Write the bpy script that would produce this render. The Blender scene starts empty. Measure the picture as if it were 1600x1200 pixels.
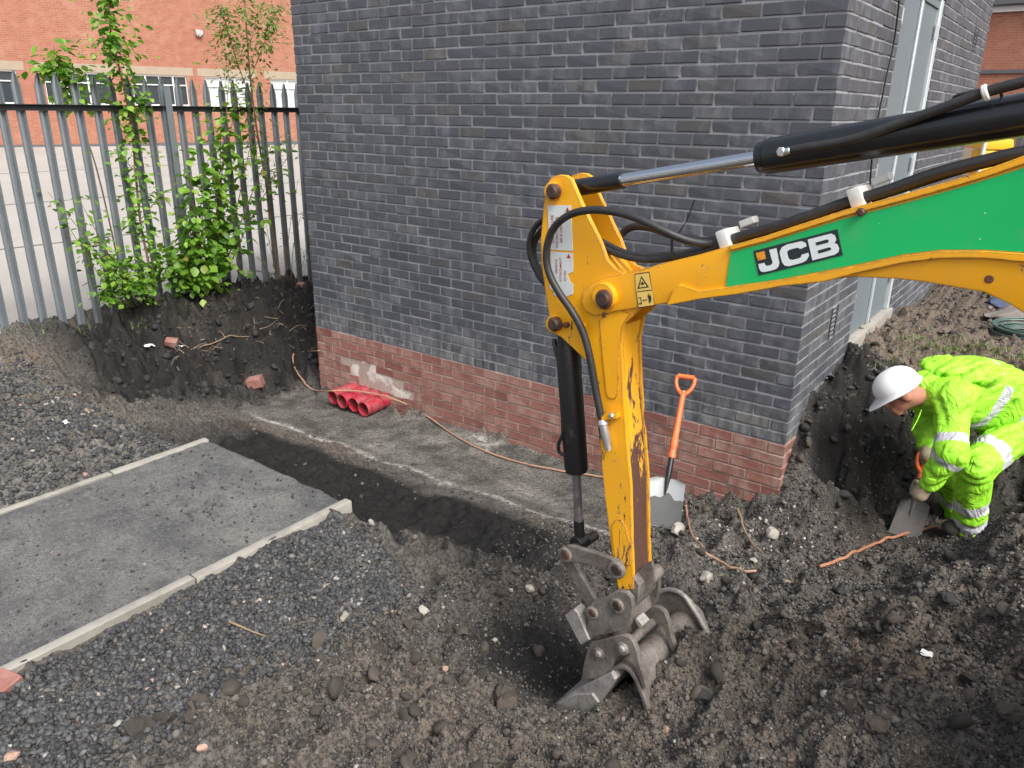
import bpy, bmesh, math, random
import numpy as np
from mathutils import Vector, Matrix

random.seed(11)
rng = np.random.default_rng(11)
SC = bpy.context.scene
COL = SC.collection

# ------------------------------------------------------------------ camera, sky, sun, exposure
CAM = np.array([1.17963, -4.42244, 1.90854])
YAW, PITCH, ROLL, FPX = 0.636367588, 0.344699046, 0.0116844388, 1186.82      # FPX for a 1600 px wide picture
_f = np.array([-math.sin(YAW)*math.cos(PITCH), math.cos(YAW)*math.cos(PITCH), -math.sin(PITCH)])
_r0 = np.array([math.cos(YAW), math.sin(YAW), 0.0])
_u0 = np.cross(_r0, _f)
_r = math.cos(ROLL)*_r0 + math.sin(ROLL)*_u0
_u = -math.sin(ROLL)*_r0 + math.cos(ROLL)*_u0
cam = bpy.data.cameras.new('camera')
cam.sensor_width = 36.0
cam.lens = FPX/1600*36
cam.clip_start, cam.clip_end = 0.05, 600
camo = bpy.data.objects.new('camera', cam)
camo.matrix_world = Matrix(((_r[0], _u[0], -_f[0], CAM[0]), (_r[1], _u[1], -_f[1], CAM[1]), (_r[2], _u[2], -_f[2], CAM[2]), (0, 0, 0, 1)))
COL.objects.link(camo)
SC.camera = camo

SUN_AZ, SUN_EL = 112.0, 50.0            # azimuth measured from +y towards +x, degrees
world = bpy.data.worlds.new('World')
SC.world = world
world.use_nodes = True
wn = world.node_tree
sky = wn.nodes.new('ShaderNodeTexSky')
sky.sky_type = 'NISHITA'
sky.sun_disc = False
sky.sun_elevation = math.radians(SUN_EL)
sky.sun_rotation = math.radians(SUN_AZ)
sky.air_density, sky.dust_density, sky.ozone_density = 1.0, 6.0, 1.0
hsv = wn.nodes.new('ShaderNodeHueSaturation')      # overcast: the cloud layer takes most of the blue out
hsv.inputs['Saturation'].default_value = 0.62
wn.links.new(sky.outputs[0], hsv.inputs['Color'])
wn.links.new(hsv.outputs[0], wn.nodes['Background'].inputs[0])
wn.nodes['Background'].inputs[1].default_value = 0.115
sun = bpy.data.lights.new('sun', 'SUN')
sun.energy = 1.4
sun.angle = math.radians(22)
sun.color = (1.0, 0.992, 0.98)
suno = bpy.data.objects.new('sun', sun)
_sd = Vector((math.sin(math.radians(SUN_AZ))*math.cos(math.radians(SUN_EL)), math.cos(math.radians(SUN_AZ))*math.cos(math.radians(SUN_EL)), math.sin(math.radians(SUN_EL))))
suno.rotation_euler = _sd.to_track_quat('Z', 'Y').to_euler()
suno.location = (6, 6, 12)
COL.objects.link(suno)
SC.view_settings.view_transform = 'Standard'
SC.view_settings.look = 'None'
SC.view_settings.exposure = 1.02
SC.view_settings.gamma = 1.0
SC.view_settings.use_curve_mapping = False
SC.cycles.max_bounces, SC.cycles.diffuse_bounces, SC.cycles.glossy_bounces, SC.cycles.transmission_bounces = 5, 3, 3, 2

# ------------------------------------------------------------------ survey helpers: a sight line met with a known plane
def ray(x, y): return _f + _r*(x-800)/FPX + _u*(600-y)/FPX
def onZ(x, y, z): d = ray(x, y); return CAM + d*(z-CAM[2])/d[2]
def onY(x, y, Y): d = ray(x, y); return CAM + d*(Y-CAM[1])/d[1]
def onX(x, y, X): d = ray(x, y); return CAM + d*(X-CAM[0])/d[0]
def at(x, y, t): return CAM + ray(x, y)*t
def view(P):
    d = np.asarray(P, float)-CAM; z = d@_f
    return 800+FPX*(d@_r)/z, 600-FPX*(d@_u)/z, z

# ------------------------------------------------------------------ mesh helpers
def A(v): return np.asarray(v, float)
def join(parts):
    V, F, n = [], [], 0
    for v, f in parts:
        v = A(v); V.append(v); F += [tuple(i+n for i in q) for q in f]; n += len(v)
    return np.vstack(V), F
def from_bm(bm):
    bm.verts.index_update()
    V = A([v.co[:] for v in bm.verts]); F = [tuple(v.index for v in f.verts) for f in bm.faces]
    bm.free(); return V, F
def box(lo, hi, bev=0.0, seg=1):
    lo, hi = A(lo), A(hi); bm = bmesh.new(); bmesh.ops.create_cube(bm, size=1)
    c, s = (lo+hi)/2, (hi-lo)
    for v in bm.verts: v.co = Vector((c[0]+v.co.x*s[0], c[1]+v.co.y*s[1], c[2]+v.co.z*s[2]))
    if bev: bmesh.ops.bevel(bm, geom=bm.edges[:], offset=bev, segments=seg, affect='EDGES', profile=0.6)
    return from_bm(bm)
def obox(c, ax, ay, az, bev=0.0, seg=1):          # box with its own axes (half-size vectors)
    V, F = box((-1, -1, -1), (1, 1, 1))
    bm = bmesh.new(); vs = [bm.verts.new(Vector(A(c)+v[0]*A(ax)+v[1]*A(ay)+v[2]*A(az))) for v in V]
    for f in F: bm.faces.new([vs[i] for i in f])
    bmesh.ops.recalc_face_normals(bm, faces=bm.faces[:])
    if bev: bmesh.ops.bevel(bm, geom=bm.edges[:], offset=bev, segments=seg, affect='EDGES', profile=0.6)
    return from_bm(bm)
def prism(poly, ext, bev=0.0, seg=1):
    poly = [A(p) for p in poly]; ext = A(ext); bm = bmesh.new()
    a = [bm.verts.new(Vector(p)) for p in poly]; b = [bm.verts.new(Vector(p+ext)) for p in poly]
    n = len(poly)
    bm.faces.new(a); bm.faces.new(b[::-1])
    for i in range(n): bm.faces.new((a[i], b[i], b[(i+1) % n], a[(i+1) % n]))
    bmesh.ops.recalc_face_normals(bm, faces=bm.faces[:])
    if bev:
        ed = [e for e in bm.edges if len(e.link_faces) == 2 and (len(e.link_faces[0].verts) > 4 or len(e.link_faces[1].verts) > 4 or n <= 4)]
        bmesh.ops.bevel(bm, geom=ed, offset=bev, segments=seg, affect='EDGES', profile=0.6, clamp_overlap=True)
    bmesh.ops.triangulate(bm, faces=[f for f in bm.faces if len(f.verts) > 4])
    return from_bm(bm)
def smooth_path(P, m=6):
    P = [A(p) for p in P]; out = []
    Q = [2*P[0]-P[1]]+P+[2*P[-1]-P[-2]]
    for i in range(1, len(Q)-2):
        p0, p1, p2, p3 = Q[i-1:i+3]
        for t in np.linspace(0, 1, m, endpoint=False):
            out.append(0.5*((2*p1)+(-p0+p2)*t+(2*p0-5*p1+4*p2-p3)*t*t+(-p0+3*p1-3*p2+p3)*t**3))
    out.append(P[-1]); return out
def tube(P, r, n=8, m=5, cap=True):
    if m > 1 and len(P) > 2: P = smooth_path(P, m)
    P = A(P); k = len(P); R = np.interp(np.linspace(0, 1, k), np.linspace(0, 1, len(r)), r) if hasattr(r, '__len__') else np.full(k, r)
    T = np.gradient(P, axis=0); T /= np.linalg.norm(T, axis=1)[:, None]+1e-9
    ref = A((0.13, 0.21, 0.97)) if abs(T[0][2]) < 0.9 else A((1, 0.1, 0))
    u = np.cross(T[0], ref); u /= np.linalg.norm(u); V, F = [], []
    for i in range(k):
        u = u-T[i]*(u@T[i]); u /= np.linalg.norm(u)+1e-9; w = np.cross(T[i], u)
        for j in range(n):
            a = 2*math.pi*j/n; V.append(P[i]+R[i]*(math.cos(a)*u+math.sin(a)*w))
    for i in range(k-1):
        for j in range(n):
            F.append((i*n+j, i*n+(j+1) % n, (i+1)*n+(j+1) % n, (i+1)*n+j))
    if cap: F.append(tuple(range(n))[::-1]); F.append(tuple((k-1)*n+j for j in range(n)))
    return A(V), F
def lathe(p, axis, prof, n=24, closed=True):      # prof: (distance along axis, radius)
    p, ax = A(p), A(axis)/np.linalg.norm(A(axis))
    ref = A((0, 0, 1)) if abs(ax[2]) < 0.9 else A((1, 0, 0))
    u = np.cross(ax, ref); u /= np.linalg.norm(u); w = np.cross(ax, u); V, F = [], []
    for h, r in prof:
        for j in range(n):
            a = 2*math.pi*j/n; V.append(p+ax*h+r*(math.cos(a)*u+math.sin(a)*w))
    k = len(prof)
    for i in range(k-1):
        for j in range(n): F.append((i*n+j, (i+1)*n+j, (i+1)*n+(j+1) % n, i*n+(j+1) % n))
    if closed: F.append(tuple(range(n))); F.append(tuple((k-1)*n+j for j in range(n))[::-1])
    return A(V), F
def cyl(p0, p1, r, n=24, bev=0.003):
    p0, p1 = A(p0), A(p1); L = np.linalg.norm(p1-p0); b = min(bev, r*.4, L*.3)
    return lathe(p0, p1-p0, [(0, r-b), (b, r), (L-b, r), (L, r-b)], n)
def fast_mesh(name, V, F):
    F = np.asarray(F, np.int32); k = F.shape[1]; me = bpy.data.meshes.new(name)
    me.vertices.add(len(V)); me.vertices.foreach_set('co', np.asarray(V, np.float32).ravel())
    me.loops.add(F.size); me.loops.foreach_set('vertex_index', F.ravel())
    me.polygons.add(len(F)); me.polygons.foreach_set('loop_start', np.arange(len(F), dtype=np.int32)*k)
    me.update(calc_edges=True); me.validate(); return me

ORG = {}
def tag(o, label=None, cat=None, group=None, kind=None):
    if label: o['label'] = label
    if cat: o['category'] = cat
    if group: o['group'] = group
    if kind: o['kind'] = kind
    return o
def empty(name, loc, label=None, cat=None, group=None, kind=None):
    o = bpy.data.objects.new(name, None); o.empty_display_size = 0.1
    o.location = Vector(A(loc)); COL.objects.link(o); ORG[o.name] = A(loc)
    return tag(o, label, cat, group, kind)
def obj(name, vf, m, parent=None, ang=40, flat=False, base=None, **kw):
    """one mesh object from world-space vertices; its origin is its thing's base"""
    V, F = vf; V = A(V)
    if parent is not None: o0 = ORG[parent.name]
    else: o0 = A(base) if base is not None else np.array([V[:, 0].mean(), V[:, 1].mean(), V[:, 2].min()])
    if isinstance(F, np.ndarray): me = fast_mesh(name, V-o0, F)
    else:
        me = bpy.data.meshes.new(name); me.from_pydata((V-o0).tolist(), [], F); me.validate()
        bm = bmesh.new(); bm.from_mesh(me); bmesh.ops.recalc_face_normals(bm, faces=bm.faces[:]); bm.to_mesh(me); bm.free()
    if not flat:
        me.polygons.foreach_set('use_smooth', [True]*len(me.polygons))
        if ang < 179: me.set_sharp_from_angle(angle=math.radians(ang))
    if isinstance(m, (list, tuple)):
        for q in m: me.materials.append(q)
    else: me.materials.append(m)
    o = bpy.data.objects.new(name, me); COL.objects.link(o)
    if parent is not None: o.parent = parent
    else: o.location = Vector(o0)
    ORG[o.name] = o0
    return tag(o, **kw)
def inst(name, me, loc, parent=None, rot=None, scale=None, **kw):
    o = bpy.data.objects.new(name, me); COL.objects.link(o); loc = A(loc)
    if parent is not None: o.parent = parent; o.location = Vector(loc-ORG[parent.name])
    else: o.location = Vector(loc)
    if rot is not None: o.rotation_euler = rot
    if scale is not None: o.scale = scale
    ORG[o.name] = loc
    return tag(o, **kw)

# ------------------------------------------------------------------ noise on arrays
def vnoise(x, y, f, seed):
    x, y = x*f, y*f; xi, yi = np.floor(x).astype(np.int64), np.floor(y).astype(np.int64); fx, fy = x-xi, y-yi
    fx, fy = fx*fx*fx*(fx*(fx*6-15)+10), fy*fy*fy*(fy*(fy*6-15)+10)
    def h(a, b):
        n = (a*374761393+b*668265263+seed*974711) & 0xffffffff; n = ((n ^ (n >> 13))*1274126177) & 0xffffffff
        return ((n ^ (n >> 16)) & 0xffffff)/float(0xffffff)
    return (h(xi, yi)*(1-fx)+h(xi+1, yi)*fx)*(1-fy)+(h(xi, yi+1)*(1-fx)+h(xi+1, yi+1)*fx)*fy
def fbm(x, y, f, o, seed, g=0.5):
    s, a, t = 0, 1.0, 0
    for i in range(o): s = s+a*vnoise(x+i*3.7, y-i*5.1, f*2**i, seed+i); t += a; a *= g
    return s/t
def clods(x, y, cell, seed, fill=0.6):
    """rounded lumps of random size, one per cell at most; returns height in units of cell"""
    gx, gy = np.floor(x/cell).astype(np.int64), np.floor(y/cell).astype(np.int64); out = np.zeros_like(x)
    def h(a, b, k):
        n = (a*374761393+b*668265263+(seed+k)*974711) & 0xffffffff; n = ((n ^ (n >> 13))*1274126177) & 0xffffffff
        return ((n ^ (n >> 16)) & 0xffffff)/float(0xffffff)
    for i in (-1, 0, 1):
        for j in (-1, 0, 1):
            a, b = gx+i, gy+j; r = 0.18+0.42*h(a, b, 3)**1.5; on = h(a, b, 4) < fill
            dx, dy = x/cell-(a+h(a, b, 1)), y/cell-(b+h(a, b, 2)); st = 0.7+0.6*h(a, b, 5)
            d2 = (dx*dx*st+dy*dy/st)/(r*r)
            out = np.maximum(out, np.where(on & (d2 < 1), r*np.sqrt(np.clip(1-d2, 0, 1)), 0))
    return out

# ------------------------------------------------------------------ node helpers and materials
def nd(nt, t, ins=None, **props):
    n = nt.nodes.new('ShaderNode'+t)
    for k, v in props.items(): setattr(n, k, v)
    for k, v in (ins or {}).items():
        if isinstance(v, bpy.types.NodeSocket): nt.links.new(v, n.inputs[k])
        else: n.inputs[k].default_value = v
    return n
def c4(c): return (c, c, c, 1) if not hasattr(c, '__len__') else (*c[:3], 1)
def mixc(nt, f, a, b, blend='MIX'):
    n = nt.nodes.new('ShaderNodeMix'); n.data_type = 'RGBA'; n.blend_type = blend
    for i, v in ((0, f), (6, a), (7, b)):
        if isinstance(v, bpy.types.NodeSocket): nt.links.new(v, n.inputs[i])
        else: n.inputs[i].default_value = v if i == 0 else c4(v)
    return n.outputs[2]
def math_(nt, op, a, b=0.5, c=None, clamp=False):
    n = nt.nodes.new('ShaderNodeMath'); n.operation = op; n.use_clamp = clamp
    for i, v in enumerate((a, b) if c is None else (a, b, c)):
        if isinstance(v, bpy.types.NodeSocket): nt.links.new(v, n.inputs[i])
        else: n.inputs[i].default_value = v
    return n.outputs[0]
def ramp(nt, f, stops, interp='LINEAR'):
    n = nt.nodes.new('ShaderNodeValToRGB'); n.color_ramp.interpolation = interp; e = n.color_ramp.elements
    while len(e) < len(stops): e.new(0.5)
    for q, (p, c) in zip(e, stops): q.position = p; q.color = c4(c)
    nt.links.new(f, n.inputs[0]); return n.outputs[0]
def noise(nt, sc, det=4, rough=0.55, vec=None, dist=0.0):
    n = nd(nt, 'TexNoise', {'Scale': sc, 'Detail': det, 'Roughness': rough, 'Distortion': dist})
    if vec is not None: nt.links.new(vec, n.inputs['Vector'])
    return n.outputs[0]
def pos(nt, scale=None):
    g = nt.nodes.new('ShaderNodeNewGeometry').outputs['Position']
    if scale is None: return g
    m = nd(nt, 'Mapping', {'Scale': scale}); nt.links.new(g, m.inputs['Vector']); return m.outputs[0]
def bump(nt, b, h, strength=0.3, dist=0.01):
    n = nd(nt, 'Bump', {'Strength': strength, 'Distance': dist, 'Height': h}); nt.links.new(n.outputs[0], b.inputs['Normal'])
def start(name):
    m = bpy.data.materials.new(name); m.use_nodes = True; nt = m.node_tree
    return m, nt, nt.nodes['Principled BSDF']
def setc(nt, b, c):
    if isinstance(c, bpy.types.NodeSocket): nt.links.new(c, b.inputs['Base Color'])
    else: b.inputs['Base Color'].default_value = c4(c)
def setv(nt, b, k, v):
    if isinstance(v, bpy.types.NodeSocket): nt.links.new(v, b.inputs[k])
    else: b.inputs[k].default_value = v
def rnd(nt):
    """one random value per object and per loose piece of a joined mesh"""
    a = nt.nodes.new('ShaderNodeObjectInfo').outputs['Random']; b = nt.nodes.new('ShaderNodeNewGeometry').outputs['Random Per Island']
    return math_(nt, 'FRACT', math_(nt, 'MULTIPLY_ADD', a, 7.13, b), 0)
def simple(name, c, rough=0.5, metal=0.0, var=0.15, scale=12, grime=None, gf=0.5, bmp=0.0, bscale=80, coat=0.0, spec=None):
    """paint, plastic or metal with uneven tone, patches of grime and fine relief"""
    m, nt, b = start(name); P = pos(nt); n1 = noise(nt, scale, 5, 0.6, P)
    col = mixc(nt, n1, [x*(1-var) for x in c4(c)[:3]], [min(1, x*(1+var)) for x in c4(c)[:3]])
    if grime is not None:
        n2 = noise(nt, scale*0.6, 8, 0.68, P); g = ramp(nt, n2, [(0.62-gf*0.3, 0.0), (0.72-gf*0.2, 1.0)]); g = math_(nt, 'MULTIPLY', g, min(1, gf*1.3))
        col = mixc(nt, g, col, grime)
        setv(nt, b, 'Roughness', math_(nt, 'MULTIPLY_ADD', g, 0.35*(1-rough), rough))
        if metal: setv(nt, b, 'Metallic', math_(nt, 'MULTIPLY_ADD', g, -metal, metal))
    else:
        setv(nt, b, 'Roughness', math_(nt, 'MULTIPLY_ADD', n1, 0.2, max(0, rough-0.1))); b.inputs['Metallic'].default_value = metal
    setc(nt, b, col)
    if coat: b.inputs['Coat Weight'].default_value = coat
    if spec is not None: b.inputs['Specular IOR Level'].default_value = spec
    if bmp: bump(nt, b, noise(nt, bscale, 4, 0.6, P), bmp, 0.004)
    return m
# ------------------------------------------------------------------ materials of the place
def m_brick(name, stops, smear, smear_f, low=None):
    m, nt, b = start(name); P = pos(nt); R = rnd(nt)
    col = ramp(nt, R, stops)
    col = mixc(nt, math_(nt, 'MULTIPLY', noise(nt, 28, 6, 0.65, P), 0.5), col, mixc(nt, 1.0, col, 0.45, 'MULTIPLY'))
    st = noise(nt, 9, 7, 0.7, pos(nt, (1.0, 1.0, 0.45)), 0.4)                    # mortar smeared over the faces
    g = ramp(nt, math_(nt, 'ADD', st, math_(nt, 'MULTIPLY', math_(nt, 'FRACT', math_(nt, 'MULTIPLY', R, 17.0)), 0.16)), [(0.56, 0), (0.80, 1)])
    col = mixc(nt, math_(nt, 'MULTIPLY', g, smear_f), col, smear)
    sp = ramp(nt, noise(nt, 120, 2, 0.5, P), [(0.74, 0), (0.78, 1)])
    col = mixc(nt, math_(nt, 'MULTIPLY', sp, 0.35), col, smear)
    if low:                                                                      # splashes and soil left along the old ground line
        z = nd(nt, 'SeparateXYZ', {0: P}).outputs[2]
        band = ramp(nt, z, [(0.0, 1), (0.30, 0)]); st2 = noise(nt, 14, 7, 0.75, pos(nt, (1, 1, 0.22)), 0.3)
        k = math_(nt, 'MULTIPLY', band, ramp(nt, st2, [(0.44, 0), (0.62, 1)]))
        col = mixc(nt, math_(nt, 'MULTIPLY', k, 0.6), col, low)
    setc(nt, b, col); setv(nt, b, 'Roughness', math_(nt, 'MULTIPLY_ADD', g, 0.3, 0.5)); b.inputs['Specular IOR Level'].default_value = 0.55
    bump(nt, b, noise(nt, 90, 5, 0.65, P), 0.28, 0.004)
    return m
M = {}
M['brick_dark'] = m_brick('brick_dark', [(0, (.082, .089, .106)), (.25, (.090, .097, .116)), (.5, (.077, .083, .100)), (.72, (.093, .099, .116)), (.92, (.088, .091, .101)), (.985, (.108, .101, .092)), (1, (.078, .088, .108))], (.25, .26, .275), .42, (.36, .36, .34))
M['brick_red'] = m_brick('brick_red', [(0, (.27, .118, .092)), (.3, (.33, .150, .120)), (.6, (.24, .10, .08)), (.85, (.36, .185, .150)), (1, (.29, .13, .10))], (.46, .36, .30), .55)
def m_mortar(name, c):
    m, nt, b = start(name); P = pos(nt); n = noise(nt, 30, 6, 0.7, P); n2 = noise(nt, 3, 4, 0.6, P)
    setc(nt, b, mixc(nt, math_(nt, 'MULTIPLY', n, n2), [x*1.15 for x in c], [x*.55 for x in c])); b.inputs['Roughness'].default_value = .95
    bump(nt, b, noise(nt, 160, 4, 0.7, P), .5, .003); return m
def m_core():
    """lime-grey joints above, pale pinkish joints in the red footing"""
    m, nt, b = start('mortar'); P = pos(nt); z = nd(nt, 'SeparateXYZ', {0: P}).outputs[2]
    n = noise(nt, 26, 6, 0.7, P); n2 = noise(nt, 2.5, 4, 0.6, P)
    c = mixc(nt, math_(nt, 'GREATER_THAN', z, -0.004), (.52, .42, .36), (.325, .335, .355))
    setc(nt, b, mixc(nt, math_(nt, 'MULTIPLY', math_(nt, 'MULTIPLY', n, n2), 1.6), c, mixc(nt, 1.0, c, .45, 'MULTIPLY')))
    b.inputs['Roughness'].default_value = .95; bump(nt, b, noise(nt, 160, 4, 0.7, P), .5, .003); return m
M['mortar'] = m_core()
M['render'] = m_mortar('lime_render', (.58, .54, .48))
M['concrete'] = simple('concrete', (.30, .285, .25), .92, 0, .22, 9, (.17, .16, .14), .42, bmp=.5, bscale=120)

def m_soil():
    m, nt, b = start('soil'); P = pos(nt)
    at_ = lambda n: nd(nt, 'Attribute', attribute_name=n).outputs['Fac']
    wet, brown, grey, lime = at_('wet'), at_('brown'), at_('grey'), at_('lime')
    n1 = noise(nt, 5, 5, .65, P); n2 = noise(nt, 60, 4, .7, P); n3 = noise(nt, 230, 1, .6, P)
    col = mixc(nt, n1, (.037, .035, .032), (.096, .089, .080))
    col = mixc(nt, brown, col, mixc(nt, n1, (.060, .047, .036), (.135, .106, .081)))
    col = mixc(nt, grey, col, mixc(nt, ramp(nt, n1, [(.36, 0), (.62, 1)]), (.045, .043, .038), (.135, .129, .116)))
    col = mixc(nt, math_(nt, 'MULTIPLY', ramp(nt, n2, [(.44, 0), (.60, 1)]), .75), col, mixc(nt, 1.0, col, 2.0, 'MULTIPLY'))
    col = mixc(nt, math_(nt, 'MULTIPLY', ramp(nt, n2, [(.38, 1), (.47, 0)]), .7), col, mixc(nt, 1.0, col, .35, 'MULTIPLY'))
    fl = ramp(nt, n3, [(.70, 0), (.76, 1)])
    col = mixc(nt, math_(nt, 'MULTIPLY', fl, .5), col, (.27, .25, .22))
    wetm = math_(nt, 'MULTIPLY', wet, .93)
    col = mixc(nt, wetm, col, mixc(nt, n2, (.0055, .0053, .0056), (.018, .0175, .0175)))
    lm = math_(nt, 'MULTIPLY', lime, ramp(nt, noise(nt, 24, 6, .75, P), [(.42, 0), (.60, 1)]))
    col = mixc(nt, lm, col, (.52, .50, .45))
    setc(nt, b, col)
    setv(nt, b, 'Roughness', math_(nt, 'MULTIPLY_ADD', wet, -.12, .92)); b.inputs['Specular IOR Level'].default_value = .18
    bump(nt, b, noise(nt, 90, 3, .75, P), .8, .010)
    return m
M['soil'] = m_soil()
def m_stone(name, stops, rough=.85, scale=70):
    m, nt, b = start(name); P = pos(nt); R = rnd(nt); col = ramp(nt, R, stops)
    col = mixc(nt, noise(nt, scale, 5, .7, P), mixc(nt, 1, col, .55, 'MULTIPLY'), mixc(nt, 1, col, 1.35, 'MULTIPLY'))
    setc(nt, b, col); b.inputs['Roughness'].default_value = rough; bump(nt, b, noise(nt, scale*2, 4, .7, P), .5, .004); return m
M['gravel'] = m_stone('gravel', [(0, (.026, .027, .029)), (.35, (.045, .047, .050)), (.65, (.064, .066, .069)), (.90, (.098, .099, .10)), (.95, (.105, .092, .08)), (.982, (.16, .15, .14)), (.990, (.36, .35, .32)), (.996, (.30, .19, .15)), (1, (.40, .39, .36))], .72)
M['crumb'] = m_stone('crumb', [(0, (.033, .031, .029)), (.40, (.068, .063, .057)), (.75, (.115, .106, .095)), (.94, (.155, .14, .122)), (.980, (.17, .11, .085)), (.992, (.27, .25, .22)), (1, (.36, .34, .30))], .92)
M['clod'] = m_stone('clod', [(0, (.040, .035, .030)), (1, (.080, .067, .054))], .95, 40)
M['clod_dark'] = m_stone('clod_dark', [(0, (.018, .0175, .017)), (1, (.030, .029, .028))], .8, 50)
M['stone_pale'] = m_stone('stone_pale', [(0, (.34, .32, .28)), (.5, (.44, .41, .36)), (1, (.26, .23, .20))], .85, 45)
M['stone_pink'] = m_stone('stone_pink', [(0, (.38, .25, .19)), (1, (.42, .27, .21))], .85, 45)
def m_tarmac():
    m, nt, b = start('tarmac'); P = pos(nt); n1 = noise(nt, 2.6, 7, .62, P, .3); n2 = noise(nt, 150, 4, .7, P); n3 = noise(nt, 11, 6, .7, P)
    col = mixc(nt, ramp(nt, n1, [(.34, 0), (.68, 1)]), (.095, .097, .099), (.215, .210, .196))
    n4 = noise(nt, 42, 5, .7, P)
    col = mixc(nt, math_(nt, 'MULTIPLY', ramp(nt, n3, [(.50, 0), (.64, 1)]), .6), col, (.066, .067, .068))
    col = mixc(nt, math_(nt, 'MULTIPLY', ramp(nt, n4, [(.54, 0), (.64, 1)]), .5), col, (.26, .255, .24))
    col = mixc(nt, math_(nt, 'MULTIPLY', ramp(nt, n4, [(.36, 1), (.46, 0)]), .55), col, (.06, .06, .062))
    col = mixc(nt, math_(nt, 'MULTIPLY', ramp(nt, n2, [(.42, 1), (.50, 0)]), .7), col, (.04, .04, .042))
    col = mixc(nt, math_(nt, 'MULTIPLY', ramp(nt, n2, [(.62, 0), (.70, 1)]), .4), col, (.34, .33, .31))
    setc(nt, b, col); b.inputs['Roughness'].default_value = .88
    bump(nt, b, math_(nt, 'ADD', n2, n3), 1.0, .010); return m
M['tarmac'] = m_tarmac()
def m_yard():
    m, nt, b = start('yard_concrete'); P = pos(nt); n1 = noise(nt, .35, 6, .6, P); n2 = noise(nt, 30, 5, .7, P)
    col = mixc(nt, n1, (.27, .255, .23), (.47, .455, .42)); col = mixc(nt, math_(nt, 'MULTIPLY', n2, .35), col, (.22, .21, .19))
    setc(nt, b, col); b.inputs['Roughness'].default_value = .9; return m
M['yard'] = m_yard()
def m_farbrick():
    m, nt, b = start('factory_brick'); tc = nt.nodes.new('ShaderNodeTexCoord').outputs['UV']
    n1 = noise(nt, .30, 6, .65, pos(nt)); n2 = noise(nt, 3.0, 6, .7, pos(nt))
    br = nd(nt, 'TexBrick', {'Vector': tc, 'Color1': (.28, .108, .066, 1), 'Color2': (.36, .148, .092, 1), 'Mortar': (.36, .26, .19, 1), 'Scale': 1.0, 'Mortar Size': .006, 'Mortar Smooth': .3, 'Bias': -.1, 'Brick Width': .225, 'Row Height': .075}, offset=.5)
    col = mixc(nt, math_(nt, 'MULTIPLY', ramp(nt, n2, [(.48, 0), (.70, 1)]), .5), br.outputs[0], (.45, .27, .19))
    col = mixc(nt, math_(nt, 'MULTIPLY', ramp(nt, n1, [(.40, 1), (.60, 0)]), .42), col, (.30, .10, .065))
    setc(nt, b, col); b.inputs['Roughness'].default_value = .9; return m
M['farbrick'] = m_farbrick()
M['galv'] = simple('galvanised_steel', (.185, .21, .23), .52, .35, .28, 7, (.15, .16, .16), .35)
M['galv_dark'] = simple('weathered_rail', (.055, .060, .066), .6, .2, .3, 9)
M['bark'] = simple('bark', (.16, .105, .065), .85, 0, .4, 40, bmp=.4)
M['twig'] = simple('dry_root', (.24, .17, .11), .9, 0, .4, 40)
def m_leaf(name, stops):
    m, nt, b = start(name); col = ramp(nt, rnd(nt), stops); col = mixc(nt, noise(nt, 30, 3, .5, pos(nt)), mixc(nt, 1, col, .75, 'MULTIPLY'), mixc(nt, 1, col, 1.2, 'MULTIPLY'))
    setc(nt, b, col); b.inputs['Roughness'].default_value = .48
    tr = nd(nt, 'BsdfTranslucent', {'Color': mixc(nt, 1.0, col, (1.3, 1.5, .55), 'MULTIPLY')}); mx = nd(nt, 'MixShader', {0: .38})
    nt.links.new(b.outputs[0], mx.inputs[1]); nt.links.new(tr.outputs[0], mx.inputs[2]); nt.links.new(mx.outputs[0], nt.nodes['Material Output'].inputs[0]); return m
M['leaf'] = m_leaf('leaf', [(0, (.060, .150, .018)), (.4, (.125, .27, .028)), (.8, (.21, .39, .045)), (.96, (.30, .46, .07)), (1, (.24, .20, .05))])
M['leaf_dull'] = m_leaf('leaf_dull', [(0, (.085, .150, .028)), (.5, (.15, .235, .05)), (.85, (.22, .30, .08)), (1, (.30, .32, .13))])
M['white'] = simple('white_paint', (.72, .73, .72), .4, 0, .06, 6)
M['lintel'] = simple('stone_lintel', (.33, .27, .20), .9, 0, .15, 3)
def m_glass():
    m, nt, b = start('window_glass'); setc(nt, b, (.035, .045, .05)); b.inputs['Roughness'].default_value = .12; b.inputs['Specular IOR Level'].default_value = .8; return m
M['glass'] = m_glass()
M['blind'] = simple('pale_blind', (.48, .50, .50), .8, 0, .1, 4)
M['door'] = simple('door_paint', (.155, .185, .205), .5, 0, .10, 6, spec=.4)
M['door_trim'] = simple('door_trim', (.50, .55, .57), .45, .1, .1, 6)
M['alu'] = simple('aluminium', (.6, .62, .63), .35, .8, .1, 9)
M['vent'] = simple('vent_plastic', (.045, .045, .048), .7)
M['black_cable'] = simple('black_cable', (.012, .012, .013), .5)
M['felt'] = simple('roof_felt', (.05, .05, .052), .9)
M['slate'] = simple('gutter_grey', (.09, .10, .11), .6)
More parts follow.
